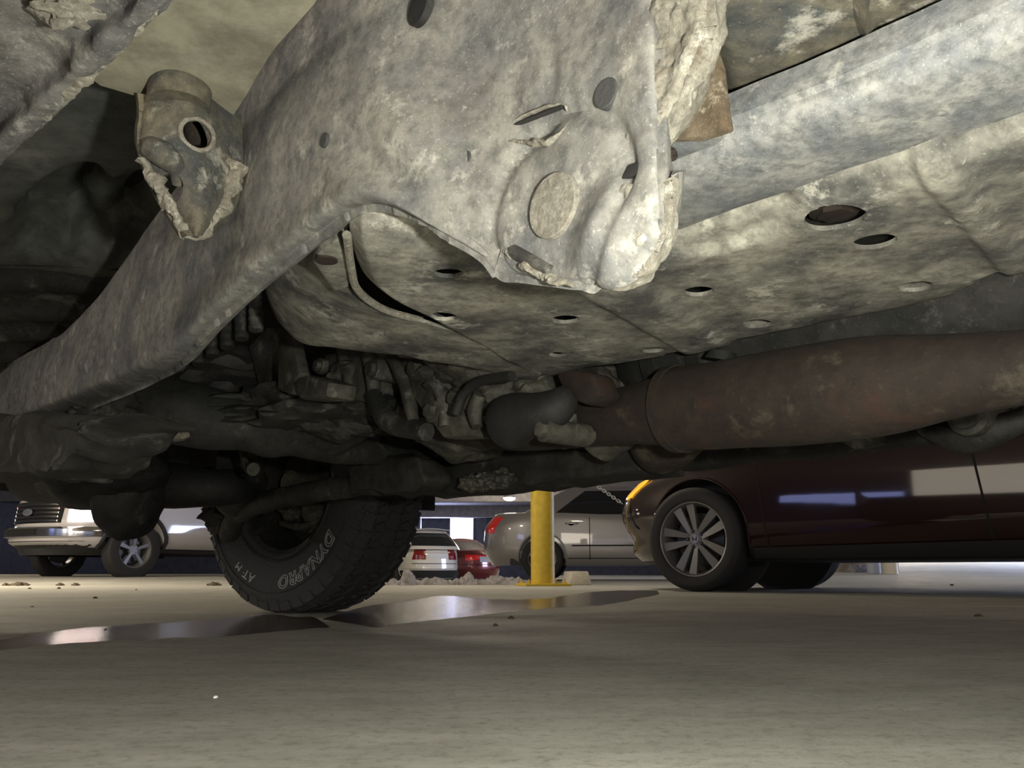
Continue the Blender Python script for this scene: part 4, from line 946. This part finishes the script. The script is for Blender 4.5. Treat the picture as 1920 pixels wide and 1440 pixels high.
net('chin_spoiler', lambda u, z: wrap(u, z, -.01), [(.46, .17), (1.0, .17), (1.0, .215), (.46, .215)], Mplastic, sed, nu=20, nv=3, out=Vector((.7, .5, 0)))
net('grille', lambda y, z: fz(y, z), [(-.45, .48), (.45, .48), (.5, .68), (-.5, .68)], Mplastic, sed, nu=16, nv=6, out=Vector((1, 0, 0)))
def arch_lip(car, x, zc, R, parent, mat, side=1, rad=.010):
    pts = []
    for i in range(25):
        a = math.radians(-8+196*i/24); px, pz = x+R*math.cos(a), zc+R*math.sin(a); pz = max(pz, car.zb)
        pts.append(Vector((px, side*(car.y_at(px, pz)-.004), pz)))
    tube_obj('arch_lip', pts, [rad]*len(pts), mat, parent, n=8, sub=1)
arch_lip(car, FX, .35, .383, sed, Mmar)
bm = bmesh.new()
for sd in (1, -1): cyl(bm, (FX, sd*.55, .36), (FX, sd*.60, .36), .40, n=40)
box(bm, (-.2, 0, .24), (3.6, 1.5, .10)); link('underbody', bm, Mplastic, sed)
net('splash_guard', lambda x, z: ys(x, z, -.05), [(FX+.36, .12), (FX+.40, .12), (FX+.40, .30), (FX+.36, .30)], Mplastic, sed, nu=3, nv=3)
for wx in (FX, FX-2.8):
    for sd in (1, -1): car_wheel(sed, wx, sd*YO, r, .236, sd, simple=False, logo=True)
# ------------------------------------------------------------------ silver sedan behind
Msil = flat('silver_paint', (.34, .33, .33), .35, metal=.35, coat=1)
def simple_sedan(name_label, loc, th, mat, L=4.6, Wd=1.78, H0=1.42, kind='sedan', wagon=False, rw=.32, group=None, z=0):
    belt = [(-L/2, .86), (-L/2+.12, 1.00 if not wagon else .98), (-L/2+1.0, 1.01), (.3, .95), (1.2, .90), (L/2-.3, .74), (L/2, .60)]
    c = Car(L, Wd, .22, belt, {'rear': [(.22, -L/2+.14), (.45, -L/2), (.8, -L/2+.02), (1.0, -L/2+.13)], 'front': [(.2, L/2-.12), (.45, L/2), (.7, L/2-.08), (.95, L/2-.35)]}, p=4.5, tumble=.04)
    t = thing('car', name_label, 'car', (loc[0], loc[1], z), th, group)
    wx = (L/2-.95, -L/2+1.0)
    b = c.body(t, mat, wx, (rw+.045, rw+.02))
    if wagon: xs = [-L/2+.02, -L/2+.55, .25, 1.15]
    else: xs = [-L/2+.50, -L/2+1.35, .15, 1.10]
    c.cabin(t, mat, xs, H0-.05, .93, .56)
    for x in wx:
        for sd in (1, -1):
            car_wheel(t, x, sd*(Wd/2-.11), rw, .21, sd)
            arch_lip(c, x, rw+.02, rw+.05, t, mat, sd, .014)
    bm = bmesh.new(); box(bm, (0, 0, .27), (L-1.0, Wd-.35, .10)); link('underbody', bm, Mplastic, t)
    return t, c
def side_bits(t, c, sd, L, H0, door_x, xs, wx_rear):
    S_ = lambda x, z, o=.003: Vector((x, sd*(c.y_at(x, z)+o), z))
    out = Vector((0, sd, 0))
    cs = lambda x, f: (lambda v: Vector((v.x, sd*v.y, v.z)))(c.cab_side(x, f))
    net('side_window', cs, [(xs[0], .10), (xs[1], .10), (xs[2], .86), (xs[3], .86)], Mglass, t, nu=24, nv=10, out=out)
    for dx in door_x:
        net('door_seam', S_, [(dx-.006, .30), (dx+.006, .30), (dx+.01, .93), (dx-.002, .93)], Mseam, t, nu=2, nv=16, out=out)
    net('rubbing_strip', lambda x, z: S_(x, z, .008), [(wx_rear+.45, .50), (1.0, .50), (1.0, .52), (wx_rear+.45, .52)], Mseam, t, nu=20, nv=2, out=out)
    net('rocker_seam', lambda x, z: S_(x, z, .003), [(wx_rear+.40, .315), (1.0, .315), (1.0, .325), (wx_rear+.40, .325)], Mseam, t, nu=20, nv=2, out=out)
L_ = 4.75; th = math.radians(-6)
rp_ = PY(1017, 1050, 13.2)
loc = Vector((rp_.x, 13.2, 0))-Matrix.Rotation(th, 3, 'Z') @ Vector((-L_/2+1.0, -.80, 0))
t, c = simple_sedan('silver sedan seen from its rear quarter behind the yellow bollard', loc, th, Msil, L=L_, H0=1.47, z=0)
side_bits(t, c, -1, L_, 1.45, (-L_/2+1.72, .35), [(-1.20), (.80), (.35), (-.72)], -L_/2+1.0)
S2 = lambda x, z, o=.005: Vector((x, -(c.y_at(x, z)+o), z))
def wrap_rear(c, sd):
    def f(u, z, o=.006):
        thx = .5*PI*u; xi = math.sin(thx)**(2/c.p); a, b = c.x0(z), c.x1(z)
        x = (a+b)/2-(b-a)/2*xi; y = c.hw(z)*max(0, 1-xi**c.p)**(1/2.2)
        return Vector((x, sd*y, z))+Vector((-math.sin(thx), sd*math.cos(thx), 0))*o
    return f
Mredlit = flat('tail_lamp_lit', (.55, .02, .02), .15, coat=1, emit=(1, .03, .02), es=.12)
wr = wrap_rear(c, -1); net('tail_lamp', wr, [(.60, .70), (.78, .74), (.70, .98), (.52, .95)], Mredlit, t, nu=10, nv=8, out=Vector((-.7, -.7, 0)))
bm = bmesh.new(); hx = -L_/2+1.45; hz = .84; y_ = -(c.y_at(hx, hz))
tube(bm, [(hx-.09, y_-.004, hz), (hx-.05, y_-.035, hz), (hx+.07, y_-.035, hz), (hx+.10, y_-.004, hz)], [.011]*4, n=10); link('door_handle', bm, Mchrome, t)
bm = bmesh.new(); lump(bm, (hx, y_+.004, hz-.01), (.05, .01, .03), wob=0, sub=3); link('handle_recess', bm, Mseam, t)
bm = bmesh.new(); hx = .22; y_ = -(c.y_at(hx, hz)); tube(bm, [(hx-.02, y_-.004, hz), (hx+.01, y_-.035, hz), (hx+.12, y_-.035, hz), (hx+.15, y_-.004, hz)], [.011]*4, n=10); link('door_handle', bm, Mchrome, t)
# ------------------------------------------------------------------ white hatch and red sedan, rear ends
Mwhite = flat('white_paint', (.62, .60, .56), .35, coat=1)
Mredp = flat('red_paint', (.20, .035, .035), .3, metal=.3, coat=1)
def place(px, py, Y, off, th): p = PY(px, py, Y); return Vector((p.x, Y, 0))-Matrix.Rotation(th, 3, 'Z') @ Vector(off)
L_ = 4.5; Yw = 21.5; th = math.radians(90+28)
loc = place(822, 1050, Yw, (-L_/2, 0, 0), th); zw = floor_z(loc.x, Yw)
t, c = simple_sedan('white hatchback seen from behind beside the big off-road tyre', loc, th, Mwhite, L=L_, Wd=1.77, H0=1.45, wagon=True, z=zw-.10)
out = Vector((-1, 0, 0))
ce = lambda y, f: c.cab_end(y, f)
net('rear_window', ce, [(-.62, .18), (.62, .18), (.50, .88), (-.50, .88)], Mglass, t, nu=18, nv=8, out=out)
net('side_window', lambda x, f: c.cab_side(x, f), [(-1.9, .12), (.85, .12), (.35, .86), (-1.6, .86)], Mglass, t, nu=24, nv=8)
XR = lambda y, z, o=.006: Vector((c.xr_at(y, z)-o, y, z))
for sd in (1, -1):
    net('tail_lamp', wrap_rear(c, sd), [(.55, .68), (.80, .68), (.80, .93), (.60, .93)], Mred, t, nu=10, nv=8, out=Vector((-.7, sd*.7, 0)))
net('number_plate', XR, [(-.26, .70), (.26, .70), (.26, .82), (-.26, .82)], Mplate, t, nu=8, nv=4, out=out)
net('tailgate_seam', XR, [(-.60, .575), (.60, .575), (.60, .59), (-.60, .59)], Mseam, t, nu=12, nv=2, out=out)
net('tailgate_handle', lambda y, z: XR(y, z, .02), [(-.35, .845), (.35, .845), (.35, .875), (-.35, .875)], Mwhite, t, nu=8, nv=2, out=out)
net('bumper_bar', lambda y, z: XR(y, z, .03), [(-.80, .46), (.80, .46), (.80, .56), (-.80, .56)], Mwhite, t, nu=20, nv=4, out=out)
net('bumper_lower', lambda y, z: XR(y, z, .012), [(-.78, .23), (.78, .23), (.78, .42), (-.78, .42)], Mplastic, t, nu=20, nv=4, out=out)
bm = bmesh.new(); tube(bm, [(-L_/2+.50, -.5, 1.42), (-L_/2+.44, 0, 1.45), (-L_/2+.50, .5, 1.42)], [.03]*3, n=10, ky=.5); link('spoiler', bm, Mwhite, t)
L_ = 4.6; Yr = 25.0; th = math.radians(90+32)
loc = place(912, 1060, Yr, (-L_/2, 0, 0), th); zr_ = floor_z(loc.x, Yr)
t, c = simple_sedan('dark red sedan seen from behind right of the white hatchback', loc, th, Mredp, L=L_, Wd=1.78, H0=1.40, z=zr_-.08)
XR2 = (lambda c: (lambda y, z, o=.006: Vector((c.xr_at(y, z)-o, y, z))))(c)
net('rear_window', (lambda c: (lambda y, f: c.cab_end(y, f)))(c), [(-.62, .12), (.62, .12), (.50, .88), (-.50, .88)], flat('pale_glass', (.08, .08, .09), .08, coat=1), t, nu=18, nv=8, out=out)
for sd in (1, -1):
    net('tail_lamp', wrap_rear(c, sd), [(.58, .72), (1.0, .76), (1.0, .88), (.58, .88)], Mredlit, t, nu=10, nv=8, out=Vector((-.7, sd*.7, 0)))
net('number_plate', lambda y, z: XR2(y, z, .012), [(-.20, .68), (.20, .68), (.20, .84), (-.20, .84)], Mplate, t, nu=8, nv=4, out=out)
net('lamp_strip', XR2, [(-.55, .78), (-.2, .78), (-.2, .84), (-.55, .84)], Mclear, t, nu=8, nv=2, out=out)
net('lamp_strip', XR2, [(.2, .78), (.55, .78), (.55, .84), (.2, .84)], Mclear, t, nu=8, nv=2, out=out)
net('bumper_seam', XR2, [(-.8, .60), (.8, .60), (.8, .615), (-.8, .615)], Mseam, t, nu=16, nv=2, out=out)
# ------------------------------------------------------------------ white pickup on the left
Mtw = flat('truck_white', (.55, .53, .55), .3, coat=1)
L_ = 5.6; c = Car(L_, 2.0, .42, [(-2.8, 1.12), (-.6, 1.14), (1.2, 1.15), (2.3, 1.13), (2.8, 1.06)], {'rear': [(.4, -2.75), (1.2, -2.78)], 'front': [(.42, 2.68), (.50, 2.80), (.66, 2.80), (.70, 2.72), (1.05, 2.70), (1.15, 2.55)]}, p=8, tumble=.03)
th = math.radians(180+58); Yt = 11.6
p = PY(48, 1000, Yt); loc = Vector((p.x, Yt, 0))-Matrix.Rotation(th, 3, 'Z') @ Vector((2.75, 0, 0)); zt_ = floor_z(loc.x, loc.y)
t = thing('pickup_truck', 'white pickup truck with barred grille at the far left', 'truck', (loc.x, loc.y, zt_-.04), th)
c.body(t, Mtw, (1.75, -1.75), (.46, .44), crown=.06)
c.cabin(t, Mtw, [-.9, -.75, .35, 1.1], 1.85, 1.1, .74)
net('side_window', lambda x, f: c.cab_side(x, f), [(-.6, .12), (.75, .12), (.3, .85), (-.55, .85)], Mglass, t)
FR = lambda y, z, o=.01: Vector((c.xf_at(y, z)+o, y, z)); out = Vector((1, 0, 0))
gr = net('grille', lambda y, z: FR(y, z, .005), [(-.56, .74), (.56, .74), (.58, 1.03), (-.58, 1.03)], Mseam, t, nu=16, nv=8, out=out)
for k in range(5):
    z0_ = .755+k*.054; net('grille_bar', lambda y, z: FR(y, z, .03), [(-.52, z0_), (.52, z0_), (.52, z0_+.024), (-.52, z0_+.024)], Mchrome, gr, nu=12, nv=2, th=.008, out=out)
bm = bmesh.new(); p_ = FR(0, .885, .05); lump(bm, p_, (.012, .12, .048), wob=0, sub=3); link('oval_badge', bm, flat('badge_blue_grey', (.12, .13, .18), .3, coat=1), gr)
fr = lambda y, z, o=.012: FR(y, z, o)
for sd in (1, -1):
    hlp = net('headlamp', fr, [(sd*.64, .76), (sd*.93, .76), (sd*.93, 1.02), (sd*.64, 1.02)], Mbeam, t, nu=6, nv=6, out=out)
    net('lit_lens', lambda y, z: FR(y, z, .02), [(sd*.66, .93), (sd*.92, .93), (sd*.92, .985), (sd*.66, .985)], flat('red_streak_glow', (.7, .03, .03), .3, emit=(1, .06, .06), es=5), hlp, nu=6, nv=2, out=out)  # added red glow standing in for a moving tail lamp's streak
net('front_bumper', lambda y, z: FR(y, z, .05), [(-.95, .56), (.95, .56), (.95, .69), (-.95, .69)], Mchrome, t, nu=20, nv=4, th=.02, out=out)
net('bumper_slot', lambda y, z: FR(y, z, .06), [(-.35, .58), (.35, .58), (.35, .66), (-.35, .66)], Mseam, t, nu=10, nv=4, th=.01, out=out)
net('bumper_valance', lambda y, z: FR(y, z, .0), [(-.9, .32), (.9, .32), (.9, .50), (-.9, .50)], Mplastic, t, nu=20, nv=4, th=.02, out=out)
for wx in (1.75, -1.75):
    for sd in (1, -1): car_wheel(t, wx, sd*.87, .40, .24, sd); arch_lip(c, wx, .44, .47, t, Mplastic, sd, .03)
bm = bmesh.new(); box(bm, (0, 0, .50), (4.6, 1.4, .2)); link('underbody', bm, Mplastic, t)
